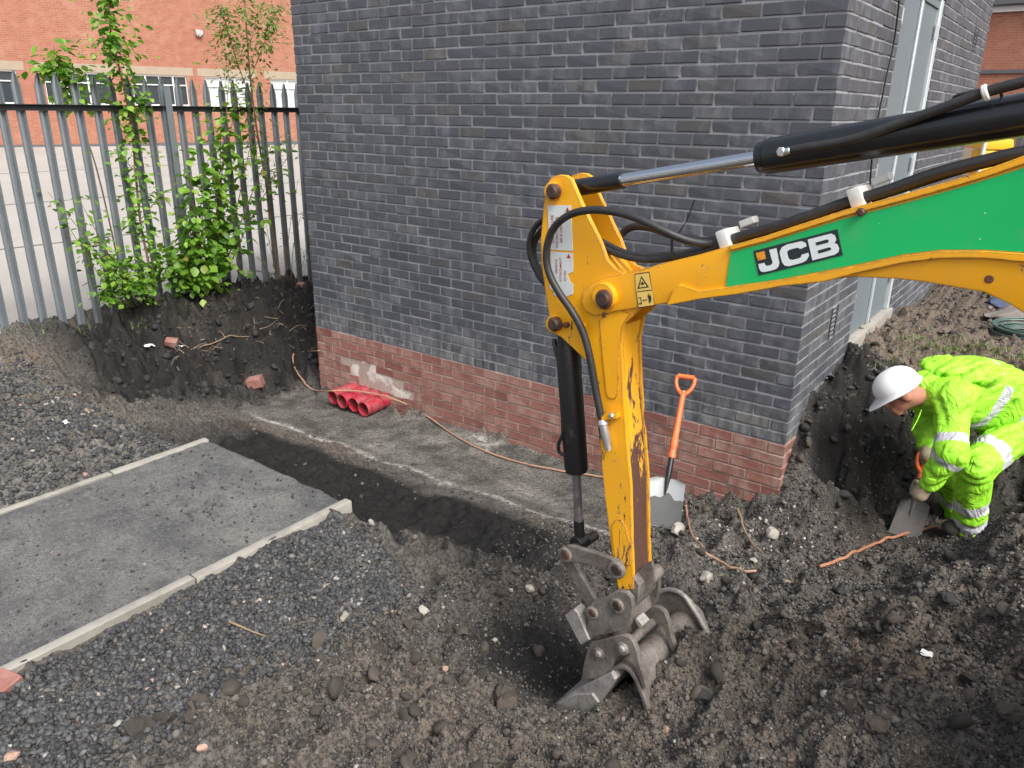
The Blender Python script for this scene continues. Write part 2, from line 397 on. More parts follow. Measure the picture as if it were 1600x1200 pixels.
# ------------------------------------------------------------------ ground: surveyed heights, then relief
PATH_Z = -0.05
PX0, PX1, PY1 = -2.985, -1.635, -2.065          # outer edges of the path with its edgings, and its cut end
GP = []
def gp(x, y, z): GP.append((x, y, z))
def gpx(px, py, z): p = onZ(px, py, z); GP.append((p[0], p[1], z))
for x, z in ((-4.75, -.60), (-4.4, -.61), (-3.9, -.60), (-3.2, -.585), (-2.7, -.57), (-2.0, -.565), (-1.4, -.575), (-.9, -.575), (-.5, -.56), (-.22, -.46)): gp(x, -.02, z)
gp(-.02, -.03, -.40)
for x, z in ((-4.9, -.60), (-4.2, -.61), (-3.4, -.60), (-2.6, -.575), (-1.9, -.565), (-1.2, -.545), (-.6, -.51), (-.15, -.43)): gp(x, -.5, z)
for x, z in ((-4.7, -.56), (-4.0, -.56), (-3.3, -.545), (-2.5, -.525), (-1.8, -.505), (-1.1, -.475), (-.5, -.43), (.1, -.385)): gp(x, -.92, z)
for x, z in ((-4.6, -.46), (-3.9, -.45), (-3.2, -.44), (-2.4, -.42), (-1.7, -.40), (-1.1, -.39), (-.5, -.38), (.2, -.34)): gp(x, -1.45, z)
for x, z in ((-3.9, -.51), (-3.2, -.49), (-2.4, -.47), (-1.7, -.45), (-1.1, -.43)): gp(x, -1.12, z)
for x in (-4.1, -3.6, -3.1, -2.6, -2.1, -1.7): gp(x, -1.90, -.33)
# west: plateau of rubble, dug hole, bank up to the fence
for x, y, z in ((-5.6, -2.15, -.05), (-5.0, -2.25, -.08), (-4.4, -2.2, -.11), (-3.7, -2.2, -.13), (-3.2, -2.25, -.12), (-5.6, -3, -.04), (-4.3, -3, -.10), (-3.2, -3, -.10), (-3.2, -4.2, -.1), (-4.5, -4.2, -.08),
                (-5.05, -1.62, -.40), (-4.7, -1.6, -.44), (-4.3, -1.85, -.32), (-5.3, -1.35, -.34), (-5.0, -1.2, -.46), (-5.6, -1.6, -.09), (-5.95, -2.1, .02), (-6.1, -3.2, .03), (-6.1, -2.2, .03), (-6.1, -1.2, .02), (-6.1, -.2, .0), (-6.1, .8, -.01), (-6.1, 1.8, 0),
                (-5.6, -.7, -.10), (-5.25, -.55, -.34), (-5.0, -.4, -.54), (-5.35, .1, -.12), (-4.9, .12, -.42), (-4.55, .14, -.50), (-4.8, .45, -.20), (-4.5, .40, -.25), (-4.5, .8, -.05), (-5.3, .8, -.05), (-4.9, 1.6, .02)): gp(x, y, z)
# the strip of gravel beside the path and the near ground
for x, y, z in ((-1.60, -2.1, -.13), (-1.6, -2.35, -.085), (-1.6, -2.8, -.066), (-1.6, -3.4, -.062), (-1.6, -4.0, -.062), (-1.4, -2.6, -.09), (-1.35, -3.2, -.08), (-1.35, -4.0, -.08), (-1.1, -2.2, -.26), (-1.1, -2.8, -.14), (-1.1, -3.5, -.09), (-1.3, -1.85, -.38), (-.85, -2.0, -.36), (-.75, -2.5, -.25), (-.6, -2.85, -.15), (-.5, -3.3, -.07), (-.4, -4, .0),
                (-.45, -2.15, -.47), (-.3, -1.95, -.49), (-.2, -2.25, -.46), (-.05, -1.9, -.42), (-.42, -2.5, -.30), (-.2, -2.66, -.17), (.03, -2.62, -.17), (.1, -2.9, -.06), (.20, -2.30, -.10), (.30, -2.05, -.02), (.33, -1.85, -.10), (.45, -2.25, -.08), (.25, -1.65, -.30), (.6, -2.6, -.03), (.7, -3.2, .06), (1.3, -4.4, .22),
                (.62, -2.0, -.07), (.7, -1.6, -.13), (.6, -1.2, -.22), (1.1, -2.2, .07), (1.37, -2.2, .14), (1.2, -1.6, .08), (1.6, -1.7, .20), (1.25, -1.0, .06), (1.05, -.75, -.12), (1.55, -.85, .18), (1.3, -.35, -.06), (1.7, -.2, .12), (2.3, -1, .3), (2.3, -2.5, .3)): gp(x, y, z)
# the pit at the east side of the building
for x, y, z in ((.35, -.6, -.40), (.45, -.15, -.46), (.2, -.12, -.40), (.75, -.25, -.45), (.65, .3, -.56), (1.01, .46, -.47), (.92, .36, -.48), (.90, .86, -.56), (.81, .79, -.57), (1.2, .6, -.48), (1.5, .3, -.30), (1.75, .6, -.2), (1.0, 1.0, -.50), (.45, .5, -.36), (.40, .85, -.22), (.6, 1.15, -.22),
                (.03, .12, -.14), (.03, .26, .11), (.03, .45, .15), (.03, .8, .20), (.03, 1.25, .24), (.2, .30, -.14), (.18, .6, .06), (.22, 1.0, .14), (.5, 1.45, .10), (1.0, 1.45, .03), (1.5, 1.3, .02), (.3, 1.7, .22), (1.0, 1.9, .2), (2, 1.8, .2), (.03, 2.5, .22), (1, 2.8, .2), (.03, 4.5, .19), (1.5, 4.4, .2), (3, 1, .25), (3, 4, .22)): gp(x, y, z)
for q in ((1000, 1088, -.13), (1035, 1048, -.02), (1075, 1045, .0), (1055, 1085, -.06), (1010, 1125, -.14), (868, 1120, -.30), (905, 1132, -.29), (940, 1122, -.28), (965, 1090, -.26),  (1590, 805, .13), (1560, 855, .06), (1520, 893, -.01), (1450, 935, -.10), (1600, 900, .20), (1600, 1000, .24), (1500, 1000, .12), (1400, 1010, .03), (1300, 1060, -.02), (1500, 1120, .16), (1350, 1150, .06), (1200, 1150, -.03), (640, 640, -.57)): gpx(*q)
GP = A(GP)
def _tps(r2): return 0.5*r2*np.log(r2+1e-12)
_d2 = ((GP[:, None, :2]-GP[None, :, :2])**2).sum(-1); _n = len(GP)
_K = np.zeros((_n+3, _n+3)); _K[:_n, :_n] = _tps(_d2)+np.eye(_n)*0.004
_K[:_n, _n] = 1; _K[:_n, _n+1:] = GP[:, :2]; _K[_n:, :_n] = _K[:_n, _n:].T
_w = np.linalg.solve(_K, np.r_[GP[:, 2], 0, 0, 0])
def base_height(x, y):
    x, y = np.clip(A(x), -6.3, 3.0), np.clip(A(y), -4.4, 4.5); s = x.shape; x, y = x.ravel(), y.ravel()
    z = _w[_n]+_w[_n+1]*x+_w[_n+2]*y
    for i in range(_n): z = z+_w[i]*_tps((x-GP[i, 0])**2+(y-GP[i, 1])**2)
    return z.reshape(s)
def sm(a, lo, hi): t = np.clip((a-lo)/(hi-lo), 0, 1); return t*t*(3-2*t)
def masks(x, y):
    wob = (fbm(x, y, 2.2, 4, 5)-.5)*.5; yy, xx = y+wob*.6, x+wob*.6
    slab = sm(yy, -1.0, -.9)*(1-sm(yy, -.02, .05))*sm(xx, -5.0, -4.7)*(1-sm(xx, -.75, -.35))      # trampled wet silt along the footing
    w2 = wob*.35; wet = sm(y+w2, -2.02, -1.93)*(1-sm(y+w2, -1.22, -1.06))*sm(xx, -4.1, -3.6)*(1-sm(x+w2, -.85, -.45))*(1-sm(x+w2, -1.75, -1.35)*sm(-(y+w2), 1.55, 1.75))
    wet = np.maximum(wet, .95*np.exp(-(((xx+.30)/.34)**2+((yy+1.36)/.14)**2)**2))
    wet = np.maximum(wet, np.exp(-(((xx+.34)/.40)**2+((yy+2.0)/.36)**2)**2))                            # the hole being dug
    wet = np.maximum(wet, np.exp(-(((xx+4.98)/.32)**2+((yy+1.52)/.20)**2)**2))
    wet = np.maximum(wet, .65*np.exp(-(((xx-.28)/.25)**2+((yy-.35)/.35)**2)))
    wet = np.maximum(wet, .75*np.exp(-(((xx+4.6)/.5)**2+((yy-.35)/.4)**2)))
    wet = np.maximum(wet, .55*sm(x, .2, .5)*sm(yy, -.3, .1)*(1-sm(yy, 1.0, 1.3)))
    bank = (1-sm(xx, -4.75, -4.45))*sm(xx, -6.25, -5.95)*sm(yy+.25*(xx+5.0), -2.0, -1.55)
    bank = np.maximum(bank, (1-sm(xx, -4.6, -4.3))*sm(yy, -.15, .15)); bank = np.maximum(bank, sm(x, -.1, .05)*(1-sm(xx, .45, .7))*sm(yy, .0, .2)*(1-sm(yy, 1.3, 1.6)))
    bank = np.maximum(bank, sm(xx, 1.05, 1.3)*sm(yy, -.6, -.2)*(1-sm(yy, 1.3, 1.6)))
    grav = (1-sm(xx, -1.10, -.80))*sm(x, PX1-.06, PX1)*(1-sm(yy, -2.35, -2.05))
    rub = (1-sm(x, PX0-.02, PX0+.05))*(1-sm(yy, -2.1, -1.9))*sm(xx, -5.9, -5.4)
    brown = np.clip((fbm(x, y, 1.3, 4, 21)-.40)*3.2, 0, 1)*(1-slab)*.65
    brown = np.maximum(brown, sm(y, .9, 1.8)*sm(x, -.1, .1)*.85)
    brown = np.maximum(brown, .55*np.exp(-(((x+.35)/.45)**2+((y+2.85)/.25)**2)))
    brown = brown*(1-.75*wet)
    lime = np.exp(-((y+.885+.02*np.sin(x*9)+(fbm(x, y, 5, 3, 8)-.5)*.09)/.028)**2)*sm(x, -4.4, -4.0)*(1-sm(x, .15, .35))*(.35+.9*np.clip(fbm(x, y, 1.6, 3, 33)*2-.55, 0, 1))
    lime = np.maximum(lime, .8*slab*np.clip(fbm(x, y, 3.1, 5, 61)*3.6-2.1, 0, 1)*sm(x, -3.3, -2.6))
    grey = np.maximum(slab*.70, rub*.55); grey = np.maximum(grey, .35*sm(yy, -1.15, -.95)*(1-sm(yy, -.02, .1))*sm(x, -4.8, -4.4)*(1-sm(x, 0, .5)))
    wet = np.maximum(wet, bank*.97*np.clip(.5+1.1*fbm(x, y, 3.3, 3, 71), 0, 1))
    return dict(bank=bank, wet=np.clip(wet, 0, 1), slab=slab, grav=grav, rub=rub, brown=np.clip(brown, 0, 1), lime=np.clip(lime, 0, 1), grey=np.clip(grey*(1-wet), 0, 1))
def relief(x, y, m):
    rough = 1-.92*m['slab']; near = 1-.45*m['grav']-.35*m['wet']-.25*m['rub']
    z = (fbm(x, y, 1.7, 5, 3)-.5)*.20*rough*(1-.6*m['grav'])*(1-.5*m['wet'])
    z = z+clods(x, y, .17, 41, .50)*.17*.75*rough*near*np.clip(fbm(x, y, 1.1, 3, 14)*2.6-.8, 0, 1)
    z = z+clods(x+.3, y, .075, 42, .62)*.075*.70*rough*near
    z = z+clods(x, y+.2, .034, 43, .75)*.034*.60*(1-.8*m['slab'])
    z = z+(fbm(x, y, 18, 4, 9)-.5)*.034*(1-.75*m['slab'])
    z = z*(1-.85*np.exp(-(((x+.08)/.24)**2+((y+2.50)/.18)**2)))
    rg = 1-np.abs(fbm(x, y, 3.6, 4, 77)*2-1); z = z+m['bank']*((rg-.75)*.34+clods(x, y, .13, 45, .8)*.13*1.0+(fbm(x, y, 9, 4, 19)-.5)*.20)
    z = z+(1-m['slab'])*(1-m['grav'])*(1-m['rub'])*(1-.6*m['wet'])*(np.clip(.62-np.abs(fbm(x, y, 5.2, 4, 91)*2-1), 0, 1)-.4)*.15
    z = z+(1-m['slab'])*(1-m['grav'])*(1-m['rub'])*(1-.7*m['wet'])*(np.clip(.7-np.abs(fbm(x, y, 2.7, 4, 97)*2-1)*1.6, 0, 1)-.35)*.11*(1-sm(y, -.4, 0))
    z = z*(1-.82*np.exp(-((y+1.02)/.19)**4)*sm(x, -4.7, -4.4)*(1-sm(x, -.7, -.3)))
    return z
def grow(a, end, q=1.35):
    out, s = [], .03*np.sign(end-a); x = a
    while (end-x)*np.sign(s) > 0: x += s; s *= q; out.append(x)
    return out
xs = np.r_[grow(-6.35, -60)[::-1], np.arange(-6.35, -3.2, .019), np.arange(-3.2, 1.85, .0098), grow(1.85, 160)]
ys = np.r_[grow(-3.95, -60)[::-1], np.arange(-3.95, .7, .0098), np.arange(.7, 2.6, .022), grow(2.6, 220)]
XX, YY = np.meshgrid(xs, ys, indexing='ij')
MK = masks(XX, YY)
fade = sm(XX, -7, -6.4)*(1-sm(XX, 2.5, 6))*sm(YY, -8, -5)*(1-sm(YY, 3.5, 9))
ZZ = base_height(XX, YY)+relief(XX, YY, MK)*(.15+.85*fade)
ZZ = np.where((XX > PX0+.02) & (XX < PX1-.02) & (YY < PY1), np.minimum(ZZ, PATH_Z-.045), ZZ)
_side = (YY < PY1+.05)
ZZ = np.where((XX < -6.28), np.minimum(ZZ, -.10)-.15*sm(-XX, 6.28, 6.6), ZZ)
# soil keeps off the worker's and bucket's own volume: tops are limited along the digging edge
def ground_z(x, y):
    i = np.clip(np.searchsorted(xs, x)-1, 0, len(xs)-2); j = np.clip(np.searchsorted(ys, y)-1, 0, len(ys)-2)
    tx = np.clip((x-xs[i])/(xs[i+1]-xs[i]), 0, 1); ty = np.clip((y-ys[j])/(ys[j+1]-ys[j]), 0, 1)
    return (ZZ[i, j]*(1-tx)+ZZ[i+1, j]*tx)*(1-ty)+(ZZ[i, j+1]*(1-tx)+ZZ[i+1, j+1]*tx)*ty
nx, ny = XX.shape
ids = np.arange(nx*ny).reshape(nx, ny)
Q = np.stack([ids[:-1, :-1], ids[1:, :-1], ids[1:, 1:], ids[:-1, 1:]], -1)
xc, yc = (XX[:-1, :-1]+XX[1:, 1:])/2, (YY[:-1, :-1]+YY[1:, 1:])/2
keep = ~(((xc > -4.25) & (xc < -.13) & (yc > .13) & (yc < 5.0)) | ((xc > PX0+.1) & (xc < PX1-.1) & (yc < PY1-.1) & (yc > -6)))
me = fast_mesh('ground', np.stack([XX, YY, ZZ], -1).reshape(-1, 3), Q[keep].reshape(-1, 4))
me.polygons.foreach_set('use_smooth', np.ones(len(me.polygons), bool))
for k in ('wet', 'brown', 'grey', 'lime'):
    me.attributes.new(k, 'FLOAT', 'POINT').data.foreach_set('value', MK[k].astype(np.float32).ravel())
me.materials.append(M['soil'])
_T = 1.6*1.004**np.arange(620)
def sight(x, y, lift=0.0):
    """first point where a sight line meets the ground"""
    P = CAM+np.outer(_T, ray(x, y)); h = ground_z(P[:, 0], P[:, 1]); k = np.argmax(P[:, 2] < h); p = P[k].copy(); p[2] = h[k]+lift; return p
ground = bpy.data.objects.new('ground', me); COL.objects.link(ground); ground['kind'] = 'structure'; ORG['ground'] = np.zeros(3)
del Q, xc, yc, keep

# ------------------------------------------------------------------ loose gravel and crumbs of soil
def ico(sub):
    bm = bmesh.new(); bmesh.ops.create_icosphere(bm, subdivisions=sub, radius=1); return from_bm(bm)
ICO1, ICO2, ICO3 = ico(1), ico(2), ico(3)
OCT = (A([(1, 0, 0), (-1, 0, 0), (0, 1, 0), (0, -1, 0), (0, 0, 1), (0, 0, -1)]), [(0, 2, 4), (2, 1, 4), (1, 3, 4), (3, 0, 4), (2, 0, 5), (1, 2, 5), (3, 1, 5), (0, 3, 5)])
def stones(n, sampler, size, mat_, name, sub=ICO1, flat=.6, sink=.25, jit=.28, smooth=False):
    x, y, keepp = sampler(n); x, y = x[keepp], y[keepp]; n = len(x)
    s = size(n); z = ground_z(x, y)
    bv = sub[0]; bf = np.asarray(sub[1]); k = len(bv)
    sc = s[:, None]*rng.uniform(.65, 1.25, (n, 3)); sc[:, 2] *= flat*rng.uniform(.7, 1.3, n)
    v = np.repeat(bv[None], n, 0)
    for _ in range(5 if k > 6 else 0):                                    # broken faces: each stone is cut by random planes
        dd = rng.normal(size=(n, 3)); dd /= np.linalg.norm(dd, axis=1)[:, None]; pr = np.einsum('nkj,nj->nk', v, dd); v = v-np.maximum(0, pr-rng.uniform(.42, .8, (n, 1)))[:, :, None]*dd[:, None, :]
    v = v*(1+rng.uniform(-jit, jit, (n, k, 1)))*sc[:, None, :]
    q = rng.normal(size=(n, 4)); q[:, 1:3] *= .45; q /= np.linalg.norm(q, axis=1)[:, None]; w_, a, b, c = q.T
    R = np.stack([1-2*(b*b+c*c), 2*(a*b-c*w_), 2*(a*c+b*w_), 2*(a*b+c*w_), 1-2*(a*a+c*c), 2*(b*c-a*w_), 2*(a*c-b*w_), 2*(b*c+a*w_), 1-2*(a*a+b*b)], -1).reshape(n, 3, 3)
    v = np.einsum('nij,nkj->nki', R, v); v[:, :, 0] += x[:, None]; v[:, :, 1] += y[:, None]; v[:, :, 2] += (z+s*flat*(1-2*sink))[:, None]
    f = (bf[None]+(np.arange(n)*k)[:, None, None]).reshape(-1, 3)
    return obj(name, (v.reshape(-1, 3), f), mat_, ang=179 if smooth else 30, flat=not smooth, base=(0, 0, 0), kind='stuff')
def region(x0, x1, y0, y1, prob):
    def s(n):
        x, y = rng.uniform(x0, x1, n), rng.uniform(y0, y1, n); mk = masks(x, y)
        ok = rng.uniform(size=n) < prob(x, y, mk)
        ok &= ~((x > PX0-.03) & (x < PX1+.03) & (y < PY1+.01)) & ~((x > -4.42) & (x < .02) & (y > -.02))
        return x, y, ok
    return s
# loose lumps on the dug banks
logn = lambda lo, hi, p: (lambda n: lo+(hi-lo)*rng.uniform(size=n)**p)
tag(stones(23000, region(-1.66, -.3, -3.95, -1.95, lambda x, y, m: np.clip(m['grav']*1.1, 0, 1)), logn(.007, .019, 1.3), M['gravel'], 'gravel', flat=.6, sink=.2, jit=.18), 'dark grey crushed stone spread beside the tarmac path', 'gravel')
tag(stones(9000, region(-6.0, -2.95, -4.2, -1.75, lambda x, y, m: np.clip(m['rub']*1.1, 0, 1)), logn(.010, .026, 1.6), M['gravel'], 'rubble', flat=.6, sink=.25, jit=.15), 'grey rubble and small stones left of the tarmac path', 'rubble')
SOILP = lambda x, y, m: np.clip(1-.95*m['slab']-.8*m['grav'], 0, 1)*(1-.9*m['wet'])*np.clip(1.25+.34*(-y-1.2), .35, 1)
tag(stones(100000, region(-1.1, 1.75, -3.4, .9, SOILP), logn(.0035, .010, 1.8), M['crumb'], 'fine_crumbs', OCT, flat=.8, sink=.30, jit=.40), 'fine crumbs of dug soil over the foreground', 'soil')
tag(stones(12000, region(-1.0, 1.85, -3.5, .9, lambda x, y, m: np.clip(1-.95*m['slab']-.8*m['grav'], 0, 1)*(1-.9*m['wet'])*np.clip(1.25+.34*(-y-1.2), .35, 1)), logn(.006, .019, 2.4), M['crumb'], 'soil_crumbs', flat=.75, sink=.33, jit=.20), 'loose crumbs of dug soil and small stones', 'soil')
tag(stones(1200, region(-1.0, 1.8, -3.4, .9, lambda x, y, m: np.clip(1-.97*m['slab']-.85*m['grav']-.6*m['wet'], 0, 1)), logn(.012, .045, 3.4), M['clod'], 'soil_clods', ICO2, flat=.72, sink=.38, jit=.09), 'fist sized brown lumps scattered over the dug soil', 'soil')
tag(stones(5200, region(-6.15, 1.6, -1.9, 1.6, lambda x, y, m: np.clip(m['bank']*1.2, 0, 1)), logn(.010, .045, 2.8), M['clod_dark'], 'bank_lumps', ICO2, flat=.8, sink=.38, jit=.10), 'broken dark lumps on the dug banks', 'soil')
tag(stones(5200, region(-6.0, .6, -2.0, 1.2, lambda x, y, m: np.clip(1-.93*m['slab'], 0, 1)*(1-.93*m['wet'])), logn(.006, .020, 2.8), M['crumb'], 'trench_crumbs', flat=.7, sink=.3, jit=.22), 'small crumbs and stones lying in the trench', 'soil')
tag(stones(3500, region(.05, 2.6, .9, 5.0, lambda x, y, m: np.full_like(x, .9)), logn(.008, .035, 3.0), M['stone_pink'] if False else M['crumb'], 'yard_rubble', flat=.5, sink=.3), 'broken bits of stone on the brown ground by the door', 'rubble')
tag(stones(420, region(-.6, .55, -1.0, -.05, lambda x, y, m: np.exp(-(((x-.02)/.32)**2+((y+.45)/.3)**2))), logn(.007, .022, 2.2), M['stone_pale'], 'pale_chippings', flat=.7, sink=.35), 'pale chippings heaped at the near corner of the building', 'rubble')
tag(stones(120, region(-1.5, -.9, -3.9, -3.35, lambda x, y, m: np.exp(-(((x+1.15)/.18)**2+((y+3.55)/.2)**2))), logn(.012, .024, 1.5), M['gravel'], 'grey_chippings', flat=.6, sink=.0), 'light grey chippings heaped at the gravel edge', 'gravel')
# ------------------------------------------------------------------ tarmac path with concrete edgings
def sheet(x0, x1, y0, y1, z, step, amp, name, m, seed=4, **kw):
    gx, gy = np.arange(x0, x1+1e-6, (x1-x0)/max(1, round((x1-x0)/step))), np.arange(y0, y1+1e-6, (y1-y0)/max(1, round((y1-y0)/step)))
    X_, Y_ = np.meshgrid(gx, gy, indexing='ij'); Z_ = z+(fbm(X_, Y_, 3, 4, seed)-.5)*amp+(fbm(X_, Y_, 45, 3, seed+1)-.5)*.006
    if name == 'tarmac_path':                                             # broken edge where it was cut
        e = sm(Y_, y1-.04, y1); Z_ = Z_-e*(.002+.012*fbm(X_, Y_, 14, 3, 3)); Y_ = Y_+e*(fbm(X_, Y_, 9, 4, 6)-.5)*.018
    i_ = np.arange(X_.size).reshape(X_.shape)
    return obj(name, (np.stack([X_, Y_, Z_], -1).reshape(-1, 3), np.stack([i_[:-1, :-1], i_[1:, :-1], i_[1:, 1:], i_[:-1, 1:]], -1).reshape(-1, 4)), m, ang=179, base=(0, 0, 0), **kw)
path = sheet(PX0+.052, PX1-.052, -8.0, PY1+.015, PATH_Z-.004, .016, .022, 'tarmac_path', M['tarmac'], kind='structure')
path_skirt = obj('path_bed', box((PX0+.055, -8, -.50), (PX1-.055, PY1-.004, PATH_Z-.022)), M['tarmac'], path)
def edging_bm(L, seed):
    V, F = box((-.025, -L, -.15), (.025, 0, 0), .007, 2)
    r = np.random.default_rng(seed); V = V+r.normal(scale=.0012, size=V.shape); return V, F
for side, x in (('l', PX0+.025), ('r', PX1-.025)):
    y = PY1+(.03 if side == 'r' else .02); k = 0
    while y > -7.5:
        L = .905 if k else (.905 if side == 'r' else .60)
        V, F = edging_bm(L, 5+k); a = random.uniform(-.006, .006)
        V = V+A((x, y, PATH_Z+.003+random.uniform(-.004, .004))); V[:, 0] += (V[:, 1]-y)*a
        obj('edging_stone', (V, F), M['concrete'], path); y -= L+.008; k += 1

# ------------------------------------------------------------------ dark brick building on its red footing
BW, BL, BTOP = 4.3775, 5.19, 43         # front width, side length, courses above the colour change
CH = .075
building = empty('brick_building', (-2.2, 2.6, -.6), 'dark grey brick substation building with red brick footing behind the excavator arm', 'building')
core = join([box((-BW+.005, .0050, -.95), (-.0050, .25, BTOP*CH)), box((-.25, .24, -.95), (-.0050, 1.235, BTOP*CH)), box((-.25, 2.625, -.95), (-.0050, BL-.005, BTOP*CH)),
             box((-.25, 1.236, 2.735), (-.0050, 2.624, BTOP*CH)), box((-.25, 1.236, -.95), (-.0050, 2.624, .245)), box((-BW+.005, .26, -.95), (-BW+.25, BL-.005, BTOP*CH)), box((-BW+.25, BL-.25, -.95), (-.25, BL-.005, BTOP*CH))])
obj('mortar_wall', core, M['mortar'], building)
obj('roof_slab', box((-BW-.10, -.10, BTOP*CH), (.10, BL+.10, BTOP*CH+.16), .01), M['felt'], building)
bricks = []                              # (lo, hi) boxes, dark or red
OPEN = (1.24, 2.62, .25, 2.73)
VENT = (.625, .78, 7*CH, 9*CH+.065)
GAP = []
for x0, x1, k in ((-3.90, -3.20, -5), (-4.0, -3.55, -4), (-3.9, -3.22, -6)): GAP.append((x0, x1, k))
def front_course(k):
    x = 0.0; out = []
    first = True
    while x > -BW+.02:
        L = .215 if (k % 2 == 0 or not first) else .1025
        x0 = max(x-L, -BW); d = .1025
        if first and k % 2 == 1: d = .215
        out.append((x0, x, d)); x = x0-.01; first = False
    return out
for k in range(-9, BTOP):
    z0, z1 = k*CH+.0055, k*CH+.0695
    for x0, x1, d in front_course(k):
        if any(k == gk and x0 > gx0-.12 and x1 < gx1+.12 and (x0+x1)/2 > gx0 and (x0+x1)/2 < gx1 for gx0, gx1, gk in GAP): continue
        bricks.append(((x0, 0, z0), (x1, d, z1), k))
    y = .1125 if k % 2 == 0 else .225
    while y < BL-.02:
        y1 = min(y+.215, BL); segs = [(y, y1)]
        for oy0, oy1, oz0, oz1 in (OPEN, VENT):
            if z1 > oz0+.01 and z0 < oz1-.01:
                ns = []
                for a, b in segs:
                    if b <= oy0 or a >= oy1: ns.append((a, b))
                    else:
                        if oy0-a > .02: ns.append((a, oy0-.004))
                        if b-oy1 > .02: ns.append((oy1+.004, b))
                segs = ns
        for a, b in segs: bricks.append(((-.1025, a, z0), (0, b, z1), k))
        y = y1+.01
def brick_rank(b):
    c = (A(b[0])+A(b[1]))/2; c[1] = min(c[1], b[1][1]); px, py, d = view(c)
    if b[0][1] >= .1: c[0] = 0.0; w = .35                                # side face, seen obliquely
    else: c[1] = 0.0; w = 1.0
    vis = -30 < px < 1630 and -20 < py < 1000 and not (1000 < px < 1600 and (420-.36*(px-1000)) < py < 455) and c[2] > -.62
    return (w/d**2) if vis else -1
order = sorted(range(len(bricks)), key=lambda i: -brick_rank(bricks[i]))
single, nd_, nr_ = set(), 0, 0
for i in order:
    if brick_rank(bricks[i]) < 0: break
    if bricks[i][2] >= 0 and nd_ < 300: single.add(i); nd_ += 1
    elif bricks[i][2] < 0 and nr_ < 160: single.add(i); nr_ += 1
cache, rest = {}, {0: [], 1: []}
for i, (lo, hi, k) in enumerate(bricks):
    lo, hi = A(lo), A(hi); s = hi-lo; c = (lo+hi)/2; red = k < 0
    off = A((random.uniform(-.0016, .0018) if lo[1] > .1 else 0, random.uniform(-.0018, .0016) if lo[1] < .1 and s[0] > .05 else 0, random.uniform(-.0012, .0012)))
    if i in single:
        key = (tuple(np.round(s, 3)), red, random.randrange(2))
        if key not in cache:
            V, F = box(-s/2, s/2, .0035, 1); V = V+np.random.default_rng(i).normal(scale=.0015, size=V.shape)
            q = obj('red_brick' if red else 'dark_brick', (V, F), M['brick_red' if red else 'brick_dark'], base=(0, 0, 0), flat=True)
            cache[key] = q.data; bpy.data.objects.remove(q)
        inst('red_brick' if red else 'dark_brick', cache[key], c+off, building)
    else: rest[int(red)].append((lo, hi, off))
def many_boxes(L):
    V, F, n = [], [], 0; B0 = {}
    for lo, hi, off in L:
        s = hi-lo; key = tuple(np.round(s, 3))
        if key not in B0: B0[key] = box(-s/2, s/2, .0035)
        bv, bf = B0[key]; V.append(bv+rng.normal(scale=.0012, size=bv.shape)+(lo+hi)/2+off); F += [tuple(j+n for j in q) for q in bf]; n += len(bv)
    return np.vstack(V), F
obj('dark_brick_courses', many_boxes(rest[0]), M['brick_dark'], building, flat=True, kind='stuff')
if rest[1]: obj('red_brick_courses', many_boxes(rest[1]), M['brick_red'], building, flat=True, kind='stuff')
# mortar bedding knocked out above the ducts
def blob_sheet(x0, x1, z0, z1, y, seed, amp):
    gx, gz = np.linspace(x0, x1, 46), np.linspace(z0, z1, 22); X_, Z_ = np.meshgrid(gx, gz, indexing='ij')
    Y_ = y-(fbm(X_, Z_, 9, 5, seed)-.35)*amp; i_ = np.arange(X_.size).reshape(X_.shape)
    return np.stack([X_, Y_, Z_], -1).reshape(-1, 3), np.stack([i_[:-1, :-1], i_[1:, :-1], i_[1:, 1:], i_[:-1, 1:]], -1).reshape(-1, 4)
obj('render_patch', blob_sheet(-4.02, -3.18, -.47, -.222, .012, 9, .030), M['render'], building, ang=179)
# double door in the east wall
door = obj('door', join([box((-.075, 1.29, .375), (-.035, 1.885, 2.66), .003), box((-.075, 1.915, .375), (-.035, 2.515, 2.66), .003)]), M['door'], building)
obj('door_frame', join([box((-.10, 1.24, .362), (-.022, 1.287, 2.73), .003), box((-.10, 1.24, 2.662), (-.024, 2.62, 2.729), .003)]), M['door'], building)
obj('frame_strip', join([box((-.10, 2.52, .362), (-.012, 2.618, 2.728), .004)]), M['door_trim'], building)
obj('cover_strip', box((-.034, 1.878, .38), (-.018, 1.925, 2.655), .003), M['door_trim'], door)
for hz in (.95, 1.93): obj('door_handle', join([cyl((-.02, 1.955, hz), (.035, 1.955, hz), .012), box((.02, 1.945, hz-.012), (.04, 2.075, hz+.012), .006, 2)]), M['alu'], door)
for hz in (2.45, 1.5, .6):
    for hy in (2.50, 1.30): obj('hinge', cyl((-.02, hy, hz), (-.02, hy, hz+.10), .012), M['alu'], door)
obj('door_sill', box((-.12, 1.225, .255), (.022, 2.635, .36), .008, 2), M['concrete'], building)
def louvre(y0, y1, z0, z1, n, name):
    parts = [box((-.03, y0, z0), (-.018, y1, z1)), box((-.02, y0, z0), (.004, y0+.012, z1)), box((-.02, y1-.012, z0), (.004, y1, z1))]
    for i in range(n):
        z = z0+(i+.5)*(z1-z0)/n; parts.append(obox((-.006, (y0+y1)/2, z), (.010, 0, .004), (0, (y1-y0)/2-.014, 0), (-.0012, 0, .0035)))
    return obj(name, join(parts), M['vent'], building)
louvre(.632, .774, 7*CH+.004, 9*CH+.062, 7, 'air_vent')
louvre(4.33, 4.50, 33*CH+.004, 36*CH-.004, 7, 'air_vent')
GAPV = None
